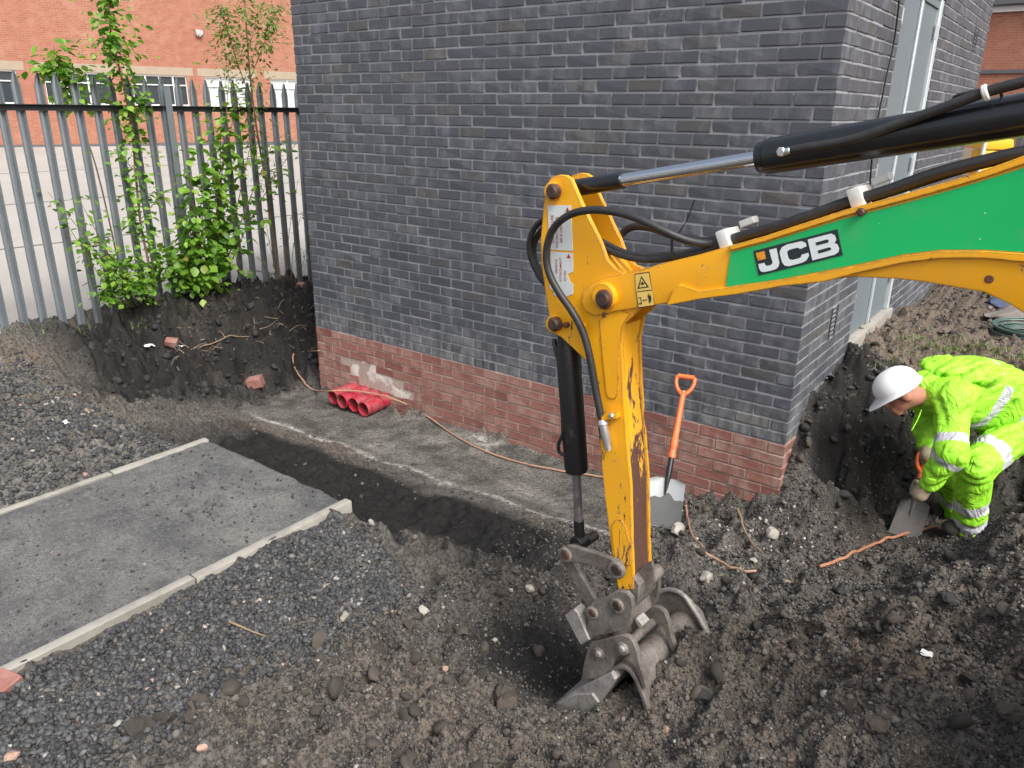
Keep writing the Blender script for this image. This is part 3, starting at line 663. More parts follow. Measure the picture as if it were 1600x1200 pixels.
wp = [onX(*p, .018) for p in ((1407, -40), (1404, 10), (1396, 70), (1385, 120), (1379, 150), (1371, 190), (1363, 240), (1359, 290), (1352, 345))]
obj('wall_cable', tube(wp, .006, 6), M['black_cable'], label='thin black cable hanging down the building beside the grey door', cat='cable')

# ------------------------------------------------------------------ palisade fence
FX = -6.10
fence = empty('palisade_fence', (FX, 0, 0), 'grey galvanised steel palisade fence with pointed pales left of the building', 'fence')
def pale_mesh():
    prof = [(-.035, -.004), (-.032, .012), (-.016, .016), (-.007, -.008), (.007, -.008), (.016, .016), (.032, .012), (.035, -.004)]
    zs = [-.25, 1.0, 2.06, 2.18]; V, F = [], []
    for off in (0, -.0035):
        for z in zs:
            for (yy, xx) in prof:
                k = 1.0 if z < 2.1 else .30
                zz = z if z < 2.1 else z-abs(yy)*.9
                V.append((xx+off, yy*k, zz))
    n = len(prof)
    for s in (0, 1):
        for i in range(3):
            for j in range(n-1):
                a = s*n*4+i*n+j; F.append((a, a+1, a+n+1, a+n) if s else (a, a+n, a+n+1, a+1))
    for i in range(3): F.append((i*n, i*n+4*n, (i+1)*n+4*n, (i+1)*n)); F.append((i*n+n-1, (i+1)*n+n-1, (i+1)*n+5*n-1, i*n+5*n-1))
    for j in range(n-1): F.append((3*n+j, 3*n+j+4*n, 3*n+j+1+4*n, 3*n+j+1))
    return V, F
V, F = pale_mesh(); q = obj('pale', (V, F), M['galv'], base=(0, 0, 0), ang=25); PALE = q.data; bpy.data.objects.remove(q)
for i in range(-8, 27):
    y = -1.468+.1573*i; inst('pale', PALE, (FX-.012, y, random.uniform(-.012, .012)), fence, rot=(random.uniform(-.006, .006), 0, random.uniform(-.05, .05)))
for z in (1.895, -.06):
    obj('rail', join([box((FX+.014, -2.9, z-.026), (FX+.020, 2.75, z+.026)), box((FX+.014, -2.9, z+.022), (FX+.062, 2.75, z+.027))]), M['galv_dark'], fence)
for y in (-2.94, -.215, 2.5):
    obj('post', join([box((FX+.021, y-.032, -.4), (FX+.028, y+.032, 2.1)), box((FX+.028, y-.004, -.4), (FX+.085, y+.004, 2.1)), box((FX+.085, y-.032, -.4), (FX+.092, y+.032, 2.1))]), M['galv'], fence)

# ------------------------------------------------------------------ yard and works beyond the fence
yv = []; yf = []
yx = [-6.24, -7, -9, -13, -20, -30, -60, -90]; yy_ = [-40, -20, -8, -3, 0, 4, 8, 14, 30, 60]
for x in yx:
    for y in yy_: yv.append((x, y, .0+max(0, (-x-7)*.020)))
for i in range(len(yx)-1):
    for j in range(len(yy_)-1): a = i*len(yy_)+j; yf.append((a, a+1, a+len(yy_)+1, a+len(yy_)))
obj('yard', (yv, yf), M['yard'], base=(0, 0, 0), kind='structure')
yard_ = bpy.data.objects['yard']
for xj in (-10.5, -15, -21): obj('expansion_joint', box((xj-.03, -30, max(0, (-xj-7)*.020)-.02), (xj+.03, 40, max(0, (-xj-7)*.020)+.005)), M['slate'], yard_)
for yj in (-4, 1.2, 6.5, 12): obj('expansion_joint', prism([(-6.3, yj, .004), (-6.3, yj+.05, .004), (-7, yj+.05, .004), (-7, yj, .004)], (0, 0, -.03)), M['slate'], yard_)
def wall_uv(o, origin, e):
    me = o.data; uv = me.uv_layers.new(name='UVMap'); o0 = ORG[o.name]
    for l in me.loops:
        v = A(me.vertices[l.vertex_index].co)+o0-origin; uv.data[l.index].uv = (v@e, v[2])
def face_wall(parent, p0, e, u0, u1, z0, z1, holes, thick, m, name='wall'):
    """a wall with real window openings: solid strips between the openings"""
    us = sorted({u0, u1, *[h[0] for h in holes], *[h[1] for h in holes]}); zs = sorted({z0, z1, *[h[2] for h in holes], *[h[3] for h in holes]})
    nrm = np.cross(e, A((0, 0, 1))); V, F = [], []
    def quad(a, b, c, d): n = len(V); V.extend((a, b, c, d)); F.append((n, n+1, n+2, n+3))
    P = lambda u, z, d=0: p0+e*u+A((0, 0, z))-nrm*d
    for i in range(len(us)-1):
        for j in range(len(zs)-1):
            um, zm = (us[i]+us[i+1])/2, (zs[j]+zs[j+1])/2
            if not any(h[0] < um < h[1] and h[2] < zm < h[3] for h in holes): quad(P(us[i], zs[j]), P(us[i+1], zs[j]), P(us[i+1], zs[j+1]), P(us[i], zs[j+1]))
    for a, b, c, d in holes:
        quad(P(a, c), P(a, c, thick), P(a, d, thick), P(a, d)); quad(P(b, c), P(b, d), P(b, d, thick), P(b, c, thick))
        quad(P(a, c), P(b, c), P(b, c, thick), P(a, c, thick)); quad(P(a, d), P(a, d, thick), P(b, d, thick), P(b, d))
    quad(P(u0, z0, 6), P(u0, z1, 6), P(u1, z1, 6), P(u1, z0, 6)); quad(P(u0, z0), P(u0, z1), P(u0, z1, 6), P(u0, z0, 6)); quad(P(u1, z0), P(u1, z0, 6), P(u1, z1, 6), P(u1, z1)); quad(P(u0, z1), P(u1, z1), P(u1, z1, 6), P(u0, z1, 6))
    o = obj(name, (V, F), m, parent, flat=True); wall_uv(o, p0, e); return o
FA = at(0, 231, 27.5); FB = at(470, 226, 34.0); FA[2] = FB[2] = (FA[2]+FB[2])/2+.05
fe = FB-FA; fe[2] = 0; FL = np.linalg.norm(fe); fe /= FL; fz = FA[2]
fn = np.cross(fe, A((0, 0, 1)))
if fn@(CAM-FA) < 0: fn = -fn
fp0 = A((FA[0], FA[1], 0.0))
def fuv(px, py):
    d = ray(px, py); t = ((fp0-CAM)@fn)/(d@fn); p = CAM+d*t; return (p-fp0)@fe, p[2]
factory = empty('brick_factory', (*(fp0+fe*FL/2)[:2], fz), 'long orange brick works building with white framed windows beyond the palisade fence', 'building')
wins = []
for (xa, xb, yt, yb, nx_, kind) in ((-70, 22, 101, 158, 3, 'glass'), (66, 168, 108, 161, 3, 'glass'), (204, 290, 113, 163, 4, 'glass'), (320, 390, 121, 167, 3, 'blind'), (423, 500, 126, 170, 3, 'blind'), (-200, -110, 92, 155, 3, 'glass'), (540, 610, 131, 172, 3, 'glass')):
    ua, zt = fuv(xa, yt); ub, _ = fuv(xb, yt); _, zb = fuv(xa, yb); wins.append((ua, ub, zb, zt, nx_, kind))
zt = np.mean([w[3] for w in wins[1:5]]); zb = np.mean([w[2] for w in wins[1:5]])
wins = [(min(w[0], w[1]), max(w[0], w[1]), zb, zt, w[4], w[5]) for w in wins]
face_wall(factory, fp0, fe, -16, FL+30, fz-1.5, 13, [w[:4] for w in wins], .16, M['farbrick'])
def fbox(u0, u1, z0, z1, d0, d1, bev=0): return obox(fp0+fe*(u0+u1)/2+A((0, 0, (z0+z1)/2))+fn*(d0+d1)/2, fe*(u1-u0)/2, fn*(d1-d0)/2, A((0, 0, (z1-z0)/2)), bev)
for a, b, c, d, n_, kind in wins:
    fw = .055; bars = [fbox(a, b, c, c+fw, -.12, -.05), fbox(a, b, d-fw, d, -.12, -.05)]
    for i in range(n_+1): u_ = a+(b-a)*i/n_; bars.append(fbox(max(a, u_-fw/2), min(b, u_+fw/2), c+fw, d-fw, -.12, -.05))
    tz = c+(d-c)*.68; bars.append(fbox(a, b, tz-.02, tz+.02, -.115, -.045))
    w_ = obj('window', join(bars), M['white'], factory)
    obj('pane', fbox(a+.03, b-.03, c+.03, d-.03, -.105, -.095), M['glass'] if kind == 'glass' else M['blind'], w_)
    if kind == 'glass':
        for i in range(n_):
            if (i+n_) % 2 == 0: u_ = a+(b-a)*i/n_; obj('blind', fbox(u_+.08, u_+(b-a)/n_-.06, c+.1, d-.1, -.4, -.38), M['blind'], w_)
    obj('sill', fbox(a-.08, b+.08, c-.10, c-.002, -.02, .07), M['white'], factory); obj('lintel', fbox(a-.28, b+.28, d+.003, d+.30, -.02, .012), M['lintel'], factory)
u_, z_ = fuv(310, 51); obj('wall_lamp', join([fbox(u_-.14, u_+.14, z_-.10, z_+.10, 0, .16, .02), fbox(u_-.10, u_+.10, z_-.14, z_-.10, .01, .14)]), M['alu'], factory)
obj('plinth', fbox(-16, FL+30, fz-1.5, fz+.07, -.01, .05), M['slate'], factory)

# ------------------------------------------------------------------ works to the north east, seen past the side of the building
RY = 24.0
hall = empty('brick_hall', (4.0, RY, .2), 'orange brick hall with grey gutter far behind the boom at the right edge', 'building')
ra, rb = onY(1480, 231, RY), onY(1600, 231, RY)
o = face_wall(hall, A((ra[0]-4, RY, 0)), A((1., 0, 0)), 0, 26, -.5, 8.2, [], .2, M['farbrick'])
zg = onY(1580, 9, RY)[2]
obj('gutter', box((ra[0]-4, RY-.28, zg), (ra[0]+22, RY+.4, zg+.28), .03), M['slate'], hall)
obj('fascia', box((ra[0]-4, RY-.10, zg-.16), (ra[0]+22, RY-.006, zg-.004)), M['white'], hall)
for zz_ in (112,): z1_ = onY(1560, zz_, RY)[2]; obj('string_course', box((ra[0]-4, RY-.05, z1_-.05), (ra[0]+22, RY-.004, z1_+.05)), M['slate'], hall)
obj('plinth', box((ra[0]-4, RY-.12, -.3), (ra[0]+22, RY-.003, onY(1520, 232, RY)[2])), M['lintel'], hall)
gx_, gy_ = rng.uniform(PX0+.07, PX1-.07, 1500), PY1-.03-2.6*rng.uniform(size=1500)**1.2
_gn = fbm(gx_, gy_, 2.4, 3, 55); _ok = rng.uniform(size=1500) < np.clip(_gn*2.6-.75, .08, 1); gx_, gy_ = gx_[_ok], gy_[_ok]; gs_ = .0022+.007*rng.uniform(size=len(gx_))**3
_v = ICO1[0][None]*(1+rng.uniform(-.3, .3, (len(gx_), 12, 1)))*gs_[:, None, None]*A((1, 1, .7)); _v += np.stack([gx_, gy_, PATH_Z+gs_*.4], -1)[:, None, :]
obj('path_grit', (_v.reshape(-1, 3), (np.asarray(ICO1[1])[None]+(np.arange(len(gx_))*12)[:, None, None]).reshape(-1, 3)), M['gravel'], base=(0, 0, 0), flat=True, kind='stuff', label='loose grit scattered over the tarmac path', cat='gravel')
# ------------------------------------------------------------------ mini excavator: boom, dipper and bucket reaching in from the right
def m_yellow(name, chip=.5, streak=0.0):
    m, nt, b = start(name); P = pos(nt); n1 = noise(nt, 4, 4, .6, P); n2 = noise(nt, 22, 8, .72, P, .6)
    col = mixc(nt, n1, (.87, .385, .004), (.93, .45, .008))
    dirt = ramp(nt, noise(nt, 9, 8, .75, P), [(.56, 0), (.80, 1)]); col = mixc(nt, math_(nt, 'MULTIPLY', dirt, .30), col, (.22, .13, .06))
    dust = ramp(nt, noise(nt, 2.2, 6, .65, pos(nt, (1, 1, .5))), [(.42, 0), (.70, 1)]); col = mixc(nt, math_(nt, 'MULTIPLY', dust, .16), col, (.42, .33, .20))
    scr = ramp(nt, noise(nt, 40, 6, .8, pos(nt, (.25, 1, 3.0)), .2), [(.66, 0), (.70, 1)]); col = mixc(nt, math_(nt, 'MULTIPLY', scr, .35), col, (.45, .24, .06))
    v = n2
    if streak:
        z = nd(nt, 'SeparateXYZ', {0: P}).outputs[2]; k = ramp(nt, z, [(.0, 1), (1.0, 0)])
        mr = nd(nt, 'MapRange', {0: z, 1: .25, 2: 1.15, 3: streak, 4: .04}, clamp=True).outputs[0]
        v = math_(nt, 'ADD', noise(nt, 17, 9, .78, pos(nt, (1, 1, .30)), .5), mr)
    bv = nd(nt, 'Bevel', {'Radius': .007}, samples=3); gn = nt.nodes.new('ShaderNodeNewGeometry').outputs['Normal']; dt = nd(nt, 'VectorMath', {0: bv.outputs[0], 1: gn}, operation='DOT_PRODUCT').outputs['Value']
    ed = math_(nt, 'MULTIPLY', ramp(nt, dt, [(.88, 1), (.99, 0)]), .26); v = math_(nt, 'ADD', v, ed)
    r = ramp(nt, v, [(.70-.10*chip, 0), (.715-.10*chip, 1)])
    edge = ramp(nt, v, [(.675-.10*chip, 0), (.70-.10*chip, 1)])
    col = mixc(nt, math_(nt, 'MULTIPLY', edge, .6), col, (.80, .50, .10))
    col = mixc(nt, r, col, mixc(nt, noise(nt, 60, 5, .7, P), (.045, .018, .012), (.14, .062, .040)))
    setc(nt, b, col); setv(nt, b, 'Roughness', math_(nt, 'MULTIPLY_ADD', r, .45, .36)); b.inputs['Coat Weight'].default_value = .12
    bump(nt, b, math_(nt, 'MULTIPLY', r, -1.0), .4, .002); return m
M['yellow'] = m_yellow('yellow_paint', .42)
M['yellow_dipper'] = m_yellow('yellow_dipper', .50, .13)
M['yellow_worn'] = m_yellow('yellow_worn', .6, .40)
def m_green():
    m, nt, b = start('green_decal'); P = pos(nt); sp = ramp(nt, noise(nt, 55, 2, .4, P), [(.76, 0), (.775, 1)])
    col = mixc(nt, noise(nt, 3, 4, .6, P), (.008, .44, .115), (.014, .52, .15)); col = mixc(nt, sp, col, (.62, .70, .62)); col = mixc(nt, math_(nt, 'MULTIPLY', ramp(nt, noise(nt, 7, 8, .7, P), [(.50, 0), (.75, 1)]), .25), col, (.20, .30, .17))
    setc(nt, b, col); b.inputs['Roughness'].default_value = .30; return m
M['green'] = m_green()
M['black_paint'] = simple('black_paint', (.010, .011, .013), .28, 0, .2, 9, (.10, .10, .10), .12, coat=.3)
M['black_scuffed'] = simple('black_scuffed', (.011, .011, .012), .42, 0, .2, 14, (.16, .155, .145), .26)
M['rubber'] = simple('hose_rubber', (.022, .022, .023), .50, 0, .3, 20, (.06, .058, .055), .3)
def m_chrome():
    m, nt, b = start('chrome'); setc(nt, b, (.70, .71, .73)); b.inputs['Metallic'].default_value = 1; b.inputs['Roughness'].default_value = .12; return m
M['chrome'] = m_chrome()
M['chrome_dull'] = simple('chrome_dull', (.38, .38, .38), .30, .9, .2, 20, (.10, .085, .06), .4)
M['pin'] = simple('pin_steel', (.05, .045, .042), .5, .5, .3, 40, (.12, .045, .025), .55)
M['rust'] = simple('rusty_boss', (.13, .050, .028), .85, 0, .4, 60, (.05, .02, .014), .5, bmp=.3)
def m_steel(name, c, d, f):
    m, nt, b = start(name); P = pos(nt); n1 = noise(nt, 11, 8, .7, P, .3); n2 = noise(nt, 90, 5, .7, P)
    col = mixc(nt, ramp(nt, n1, [(.30, 0), (.66, 1)]), d, c); col = mixc(nt, math_(nt, 'MULTIPLY', ramp(nt, n2, [(.40, 1), (.52, 0)]), .5), col, mixc(nt, 1, col, .45, 'MULTIPLY'))
    setc(nt, b, col); setv(nt, b, 'Roughness', math_(nt, 'MULTIPLY_ADD', n1, -.35, .80)); setv(nt, b, 'Metallic', f); bump(nt, b, n2, .35, .003); return m
M['steel'] = m_steel('dug_steel', (.25, .225, .20), (.075, .062, .053), .15)
M['steel_polished'] = m_steel('worn_bright_steel', (.44, .42, .39), (.20, .185, .17), .30)
M['clip'] = simple('white_clip', (.66, .66, .63), .5, 0, .1, 9, (.3, .29, .26), .25)
M['decal_white'] = simple('white_decal', (.66, .70, .70), .4, 0, .06, 9)
M['decal_red'] = simple('red_print', (.36, .035, .03), .5)
M['decal_yellow'] = simple('warning_decal', (.80, .55, .14), .4, 0, .06, 9)
M['decal_black'] = simple('black_print', (.022, .028, .032), .4)
M['decal_dark'] = simple('logo_plate', (.022, .034, .040), .32)
M['decal_orange'] = simple('logo_orange', (.78, .32, .03), .4)
M['logo_white'] = simple('logo_white', (.74, .79, .80), .35, 0, .03, 5)

EAZ = math.radians(-4.0)
EE = A((math.cos(EAZ), math.sin(EAZ), 0)); EN = A((math.sin(EAZ), -math.cos(EAZ), 0))      # along the boom, and out of its near side
EP = at(985, 940, 2.85)
def pe(px, py, d=0.0):
    q = EP+EN*d; r_ = ray(px, py); return CAM+r_*(((q-CAM)@EN)/(r_@EN))
def pp(L, d): return [pe(x, y, d) for x, y in L]
def mpp(px, py, d=0.0):                      # metres per pixel on that plane
    return np.linalg.norm(pe(px+1, py, d)-pe(px, py, d))*.98
exc = empty('mini_excavator', onZ(1600, 1100, .1)+A((1.6, -.2, 0)), 'yellow and green mini excavator arm with bucket digging in the soil', 'excavator')
def plate(name, L, d, th, m, parent=exc, bev=.003, **kw): return obj(name, prism(pp(L, d), -EN*th, bev), m, parent, **kw)
def bolt(name, px, py, d, h, r, m, parent=exc, n=20, bev=.004):
    p = pe(px, py, d); return obj(name, cyl(p-EN*.01, p+EN*h, r, n, bev), m, parent)

# dipper
DW = .066
D1 = [(874, 273), (861, 277), (853, 290), (850, 306), (848, 330), (844, 375), (845, 411), (851, 454), (857, 490), (859, 512), (866, 522), (876, 527), (919, 567), (930, 635), (937, 700), (944, 770), (950, 820), (956, 867), (966, 924), (990, 921), (987, 850), (985, 760), (978, 680), (973, 612), (970, 540), (976, 505), (1000, 483), (995, 445), (980, 430), (962, 422), (948, 406), (939, 380), (908, 316), (892, 279), (884, 274)]
near = pp(D1, DW)
dipper = obj('dipper', prism(near, -EN*.018, .003), M['yellow_dipper'], exc)
obj('far_side_plate', prism([p-EN*(2*DW-.018) for p in near], -EN*.018, .003), M['yellow_dipper'], dipper)
body = [(879, 532), (919, 570), (931, 637), (945, 771), (957, 868), (968, 918), (988, 916), (985, 850), (983, 760), (976.5, 680), (971.5, 612), (968.5, 542), (973, 508), (940, 500), (900, 505)]
obj('box_section', prism([p-EN*.019 for p in pp(body, DW)], -EN*(2*DW-.038), .002), M['yellow_worn'], dipper)
web = [(850, 335), (847, 375), (848, 411), (854, 454), (860, 488), (870, 488), (864, 454), (858, 411), (857, 375), (860, 335)]
obj('web_plate', prism([p-EN*.019 for p in pp(web, DW)], -EN*(2*DW-.038)), M['yellow'], dipper)
web2 = [(935, 395), (962, 432), (985, 440), (985, 470), (940, 470), (925, 430)]
obj('gusset', prism([p-EN*.019 for p in pp(web2, DW)], -EN*(2*DW-.038)), M['yellow'], dipper)
dbl = [(936, 500), (941, 560), (945, 600), (947, 616), (952, 623), (960, 624), (964, 618), (966, 600), (967, 545), (972, 510), (985, 490), (960, 482)]
plate('stiffener_plate', dbl, DW+.004, .005, M['yellow'], dipper, .0015)
dbl2 = [(957, 850), (955, 822), (962, 812), (970, 812), (978, 826), (983, 850), (985, 884), (962, 884)]
plate('stiffener_plate', dbl2, DW+.004, .005, M['yellow_dipper'], dipper, .0015)
for x, y, r, rr in ((866, 299, .030, .021), (868, 506, .030, .022)):
    b_ = bolt('pin_boss', x, y, DW, .022, r, M['yellow'], dipper); bolt('rust_ring', x, y, DW+.012, .014, r*.88, M['rust'], dipper); bolt('pin', x, y, DW+.02, .020, rr, M['pin'], dipper)
bolt('grease_cap', 887, 507, DW, .018, .010, M['rust'], dipper)
for x, y, r in ((905, 276, .030),):
    p = pe(866, 299, DW); obj('pin_boss', cyl(p-EN*(2*DW+.022), p-EN*(2*DW-.005), r), M['yellow'], dipper)
p = pe(866, 299, DW); obj('rod_eye', cyl(p-EN*.105, p-EN*.030, .034), M['rust'], exc)

# boom
BWD = .078
B1 = [(947, 432), (925, 441), (911, 455), (908, 472), (915, 487), (930, 494), (966, 486), (1023, 477), (1092, 466), (1160, 457), (1219, 446), (1334, 433), (1400, 436), (1444, 441), (1537, 457), (1578, 476), (1640, 516), (1720, 590), (1800, 700), (1880, 850), (1960, 830), (1985, 640), (1960, 470), (1900, 350), (1800, 265), (1700, 240), (1600, 243), (1537, 266), (1490, 281), (1412, 303), (1319, 328), (1194, 369), (1140, 384), (1088, 399), (1025, 414), (1003, 422), (975, 428)]
boom = obj('boom', prism(pp(B1, BWD), -EN*2*BWD, .006, 2), M['yellow'], exc)
top = [(1140, 384), (1194, 369), (1319, 328), (1412, 303), (1490, 281), (1537, 266), (1600, 243), (1700, 240), (1700, 250), (1600, 257), (1537, 278), (1490, 292), (1412, 314), (1319, 338), (1194, 378), (1140, 392)]
plate('top_flange', top, BWD+.009, .012, M['yellow'], boom, .002)
bot = [(1040, 478), (1092, 468), (1160, 459), (1219, 448), (1290, 440), (1334, 428), (1412, 411), (1470, 404), (1540, 404), (1600, 410), (1700, 430), (1700, 415), (1600, 396), (1540, 392), (1470, 392), (1412, 399), (1334, 416), (1219, 437), (1134, 449), (1092, 455), (1062, 445), (1052, 452)]
plate('bottom_flange', bot, BWD+.009, .012, M['yellow'], boom, .002)
grn = [(1142, 394), (1194, 380), (1319, 342), (1412, 318), (1490, 296), (1537, 282), (1600, 262), (1690, 256), (1690, 412), (1600, 394), (1540, 390), (1470, 390), (1412, 397), (1334, 414), (1219, 436), (1134, 448)]
plate('green_panel', grn, BWD+.003, .004, M['green'], boom, 0)
bolt('drain_hole', 1546, 436, BWD-.004, .006, .012, M['rust'], boom)
bolt('flange_bolt', 1346, 331, BWD+.008, .012, .011, M['pin'], boom, 6)
bo = bolt('pivot_boss', 947, 462, BWD, .020, .045, M['yellow'], boom); bolt('rust_ring', 946, 467, BWD+.012, .014, .033, M['rust'], boom); bolt('pivot_pin', 946, 467, BWD+.02, .022, .025, M['pin'], boom)
p = pe(944, 488, BWD+.02); obj('grease_nipple', cyl(p, p-A((0, 0, .018)), .006, 8), M['pin'], boom)
bolt('hose_bracket', 912, 508, DW+.001, .012, .008, M['yellow'], dipper)
# logo plate and lettering, measured on the plate
def zp(L, d): return [pe(1170+x/10.667, 350+y/10.667, d) for x, y in L]
pl = obj('logo_plate', prism(zp([(75, 450), (1475, 85), (1565, 520), (165, 860)], BWD+.0045), -EN*.0013), M['decal_dark'], boom)
J = [(338, 432), (458, 402), (505, 640), (495, 705), (455, 750), (390, 772), (250, 802), (200, 790), (170, 740), (160, 667), (260, 648), (268, 685), (305, 700), (365, 685), (392, 660), (395, 640)]
C_ = [(960, 372), (945, 315), (880, 288), (640, 340), (550, 388), (515, 460), (520, 510), (555, 640), (595, 692), (665, 705), (890, 645), (965, 600), (1000, 530), (990, 480), (878, 512), (872, 548), (835, 572), (725, 600), (675, 590), (655, 560), (636, 480), (645, 450), (680, 428), (800, 396), (838, 402), (850, 420)]
B_ = [(980, 260), (1370, 160), (1430, 188), (1455, 250), (1440, 300), (1420, 318), (1475, 340), (1505, 415), (1490, 470), (1430, 512), (1060, 607)]
for n_, L in (('letter_j', J), ('letter_c', C_), ('letter_b', B_)): obj('letter', prism(zp(L, BWD+.0058), -EN*.001), M['logo_white'], pl)
for L in ([(1110, 310), (1295, 258), (1328, 265), (1333, 290), (1315, 312), (1130, 357)], [(1145, 442), (1335, 388), (1370, 398), (1373, 420), (1352, 440), (1165, 492)]): obj('letter_gap', prism(zp(L, BWD+.0064), -EN*.0005), M['decal_dark'], pl)
obj('logo_square', prism(zp([(115, 485), (255, 450), (282, 580), (150, 612)], BWD+.0058), -EN*.001), M['decal_orange'], pl)
def text(s, o0, ex, ey, size, d, m, parent, name='lettering'):
    cu = bpy.data.curves.new(name, 'FONT'); cu.body = s; cu.size = 1.0; cu.extrude = 0.0; cu.offset = .012
    t = bpy.data.objects.new(name, cu); COL.objects.link(t); me = bpy.data.meshes.new_from_object(t.evaluated_get(bpy.context.evaluated_depsgraph_get())); bpy.data.objects.remove(t)
    V = A([v.co[:] for v in me.vertices]); F = [tuple(q.vertices) for q in me.polygons]; bpy.data.meshes.remove(me)
    ex, ey = A(ex)/np.linalg.norm(ex), A(ey)/np.linalg.norm(ey)
    return obj(name, (o0+size*(V[:, :1]*ex+V[:, 1:2]*ey)+EN*d, F), m, parent, flat=True)
q0, q1, q3 = zp([(150, 590), (265, 560), (130, 500)], BWD+.0062); text('JCB', q0, q1-q0, q3-q0, .0050, .0, M['decal_black'], pl)
# warning decals on the dipper ear
z2 = lambda L, d: [pe(835+x/6.667, 300+y/6.667, d) for x, y in L]
dec1 = obj('warning_decal', prism(z2([(135, 138), (380, 140), (398, 612), (172, 602), (150, 400)], DW+.0018), -EN*.0012), M['decal_white'], dipper)
dec2 = obj('warning_decal', prism(z2([(170, 620), (398, 636), (402, 830), (345, 855), (370, 940), (402, 960), (402, 1060), (330, 1092), (205, 1078), (200, 1030), (158, 1000)], DW+.0018), -EN*.0012), M['decal_white'], dipper)
def vtext(s, x0, y0, x1, y1, h, par):
    a, b = z2([(x0, y0), (x1, y1)], DW+.0026); side = z2([(x0-20, y0)], DW+.0026)[0]; text(s, a, b-a, side-a, h, 0, M['decal_red'], par)
vtext('DO NOT USE', 205, 530, 195, 190, .0155, dec1); vtext('THIS EXCAVATOR', 247, 590, 240, 160, .0130, dec1); vtext('AS A CRANE', 292, 530, 285, 200, .0145, dec1)
vtext('VEHICLE', 240, 850, 237, 650, .0130, dec2); vtext('ATTACHMENT', 284, 935, 281, 655, .0125, dec2); vtext('FITTED', 330, 930, 326, 770, .0115, dec2)
for x, y, par in ((345, 185, dec1), (357, 668, dec2)): obj('warning_sign', prism(z2([(x-22, y+22), (x+20, y+20), (x-2, y-26)], DW+.0026), -EN*.0006), M['decal_red'], par)
z4 = lambda L, d: [pe(980+x/16., 415+y/16., d) for x, y in L]
dw = obj('warning_decal', prism(z4([(190, 205), (548, 150), (680, 1005), (265, 1070)], BWD+.0022), -EN*.0016), M['decal_black'], boom)
obj('decal_field', prism(z4([(200, 232), (532, 178), (606, 600), (228, 645)], BWD+.0030), -EN*.0007), M['decal_yellow'], dw)
obj('decal_field', prism(z4([(240, 668), (622, 628), (664, 985), (285, 1040)], BWD+.0030), -EN*.0007), M['decal_yellow'], dw)
obj('triangle', prism(z4([(352, 258), (545, 540), (255, 585)], BWD+.0036), -EN*.0006), M['decal_black'], dw)
obj('triangle_field', prism(z4([(355, 325), (485, 520), (300, 548)], BWD+.0042), -EN*.0006), M['decal_yellow'], dw)
obj('symbol', join([prism(z4(L, BWD+.0047), -EN*.0005) for L in ([(370, 390), (405, 430), (450, 455), (400, 470), (370, 505), (360, 470), (320, 455), (355, 435)],)]), M['decal_black'], dw)
obj('symbol', join([prism(z4(L, BWD+.0036), -EN*.0006) for L in ([(500, 745), (590, 740), (605, 840), (585, 940), (570, 850), (560, 945), (545, 945), (535, 830)], [(520, 705), (545, 700), (550, 730), (525, 735)], [(385, 870), (410, 840), (415, 860), (465, 855), (465, 835), (498, 862), (470, 888), (467, 870), (415, 876), (415, 895)], [(270, 800), (345, 790), (370, 965), (295, 972), (288, 940), (345, 940), (330, 815), (285, 822)])]), M['decal_black'], dw)

# dipper ram above the boom
a, b, c = pe(868, 299, 0), pe(1186, 243, 0), pe(1600, 179, 0)
ax = (c-a)/np.linalg.norm(c-a)
b = a+ax*((b-a)@ax); e_ = a+ax*(np.linalg.norm(c-a)+.42)
rodm = a+ax*((pe(972, 281, 0)-a)@ax)
obj('ram_rod', cyl(rodm, b+ax*.05, .0215, 28), M['chrome'], exc)
obj('rod_end', lathe(a, ax, [(.018, .026), (.05, .030), (.06, .0285), (np.linalg.norm(rodm-a)+.004, .0265), (np.linalg.norm(rodm-a)+.006, .02)], 28), M['black_paint'], exc)
Lb = np.linalg.norm(e_-b)
barrel = obj('ram_barrel', lathe(b, ax, [(-.004, .026), (0, .041), (.004, .043), (.022, .043), (.025, .048), (.03, .0485), (Lb-.01, .0485), (Lb, .03)], 36), M['black_paint'], exc)
hp = [pe(1226, 237, .045), pe(1260, 231, .048), pe(1330, 219, .050), pe(1400, 195, .052), pe(1470, 170, .05), pe(1540, 144, .05), pe(1600, 128, .05), pe(1680, 108, .04), pe(1760, 100, .02)]
obj('ram_hose', tube(hp, .0125, 12), M['rubber'], barrel)
p = pe(1224, 237, .038); obj('hose_fitting', join([cyl(p-EN*.01, p+EN*.022, .013, 6), cyl(pe(1222, 238, .05), pe(1236, 235, .05), .010, 10)]), M['alu'], barrel)
p0, p1 = pe(1535, 147, .05), pe(1545, 143, .05); obj('hose_clip', cyl(p0, p1, .019, 16), M['clip'], barrel)
obj('hose_guard', tube([pe(1492, 162, .02), pe(1489, 155, .02), pe(1493, 150, .02), pe(1510, 145, .02), pe(1532, 140, .02), pe(1560, 140, 0.02), pe(1565, 150, .0)], .0035, 6), M['black_paint'], barrel)

rb0 = e_-ax*.02
obj('ram_bracket', join([prism([pe(1700, 246, .045), pe(1860, 330, .045), rb0+EN*.045+ax*.05, rb0+EN*.045+ax*.03+A((0, 0, .05)), rb0+EN*.045-ax*.04+A((0, 0, .05)), rb0+EN*.045-ax*.06], -EN*.016, .003), prism([pe(1700, 246, .045)-EN*.075, pe(1860, 330, .045)-EN*.075, rb0-EN*.03+ax*.05, rb0-EN*.03+ax*.03+A((0, 0, .05)), rb0-EN*.03-ax*.04+A((0, 0, .05)), rb0-EN*.03-ax*.06], -EN*.016, .003), cyl(rb0-EN*.06, rb0+EN*.06, .028)]), M['yellow'], exc)
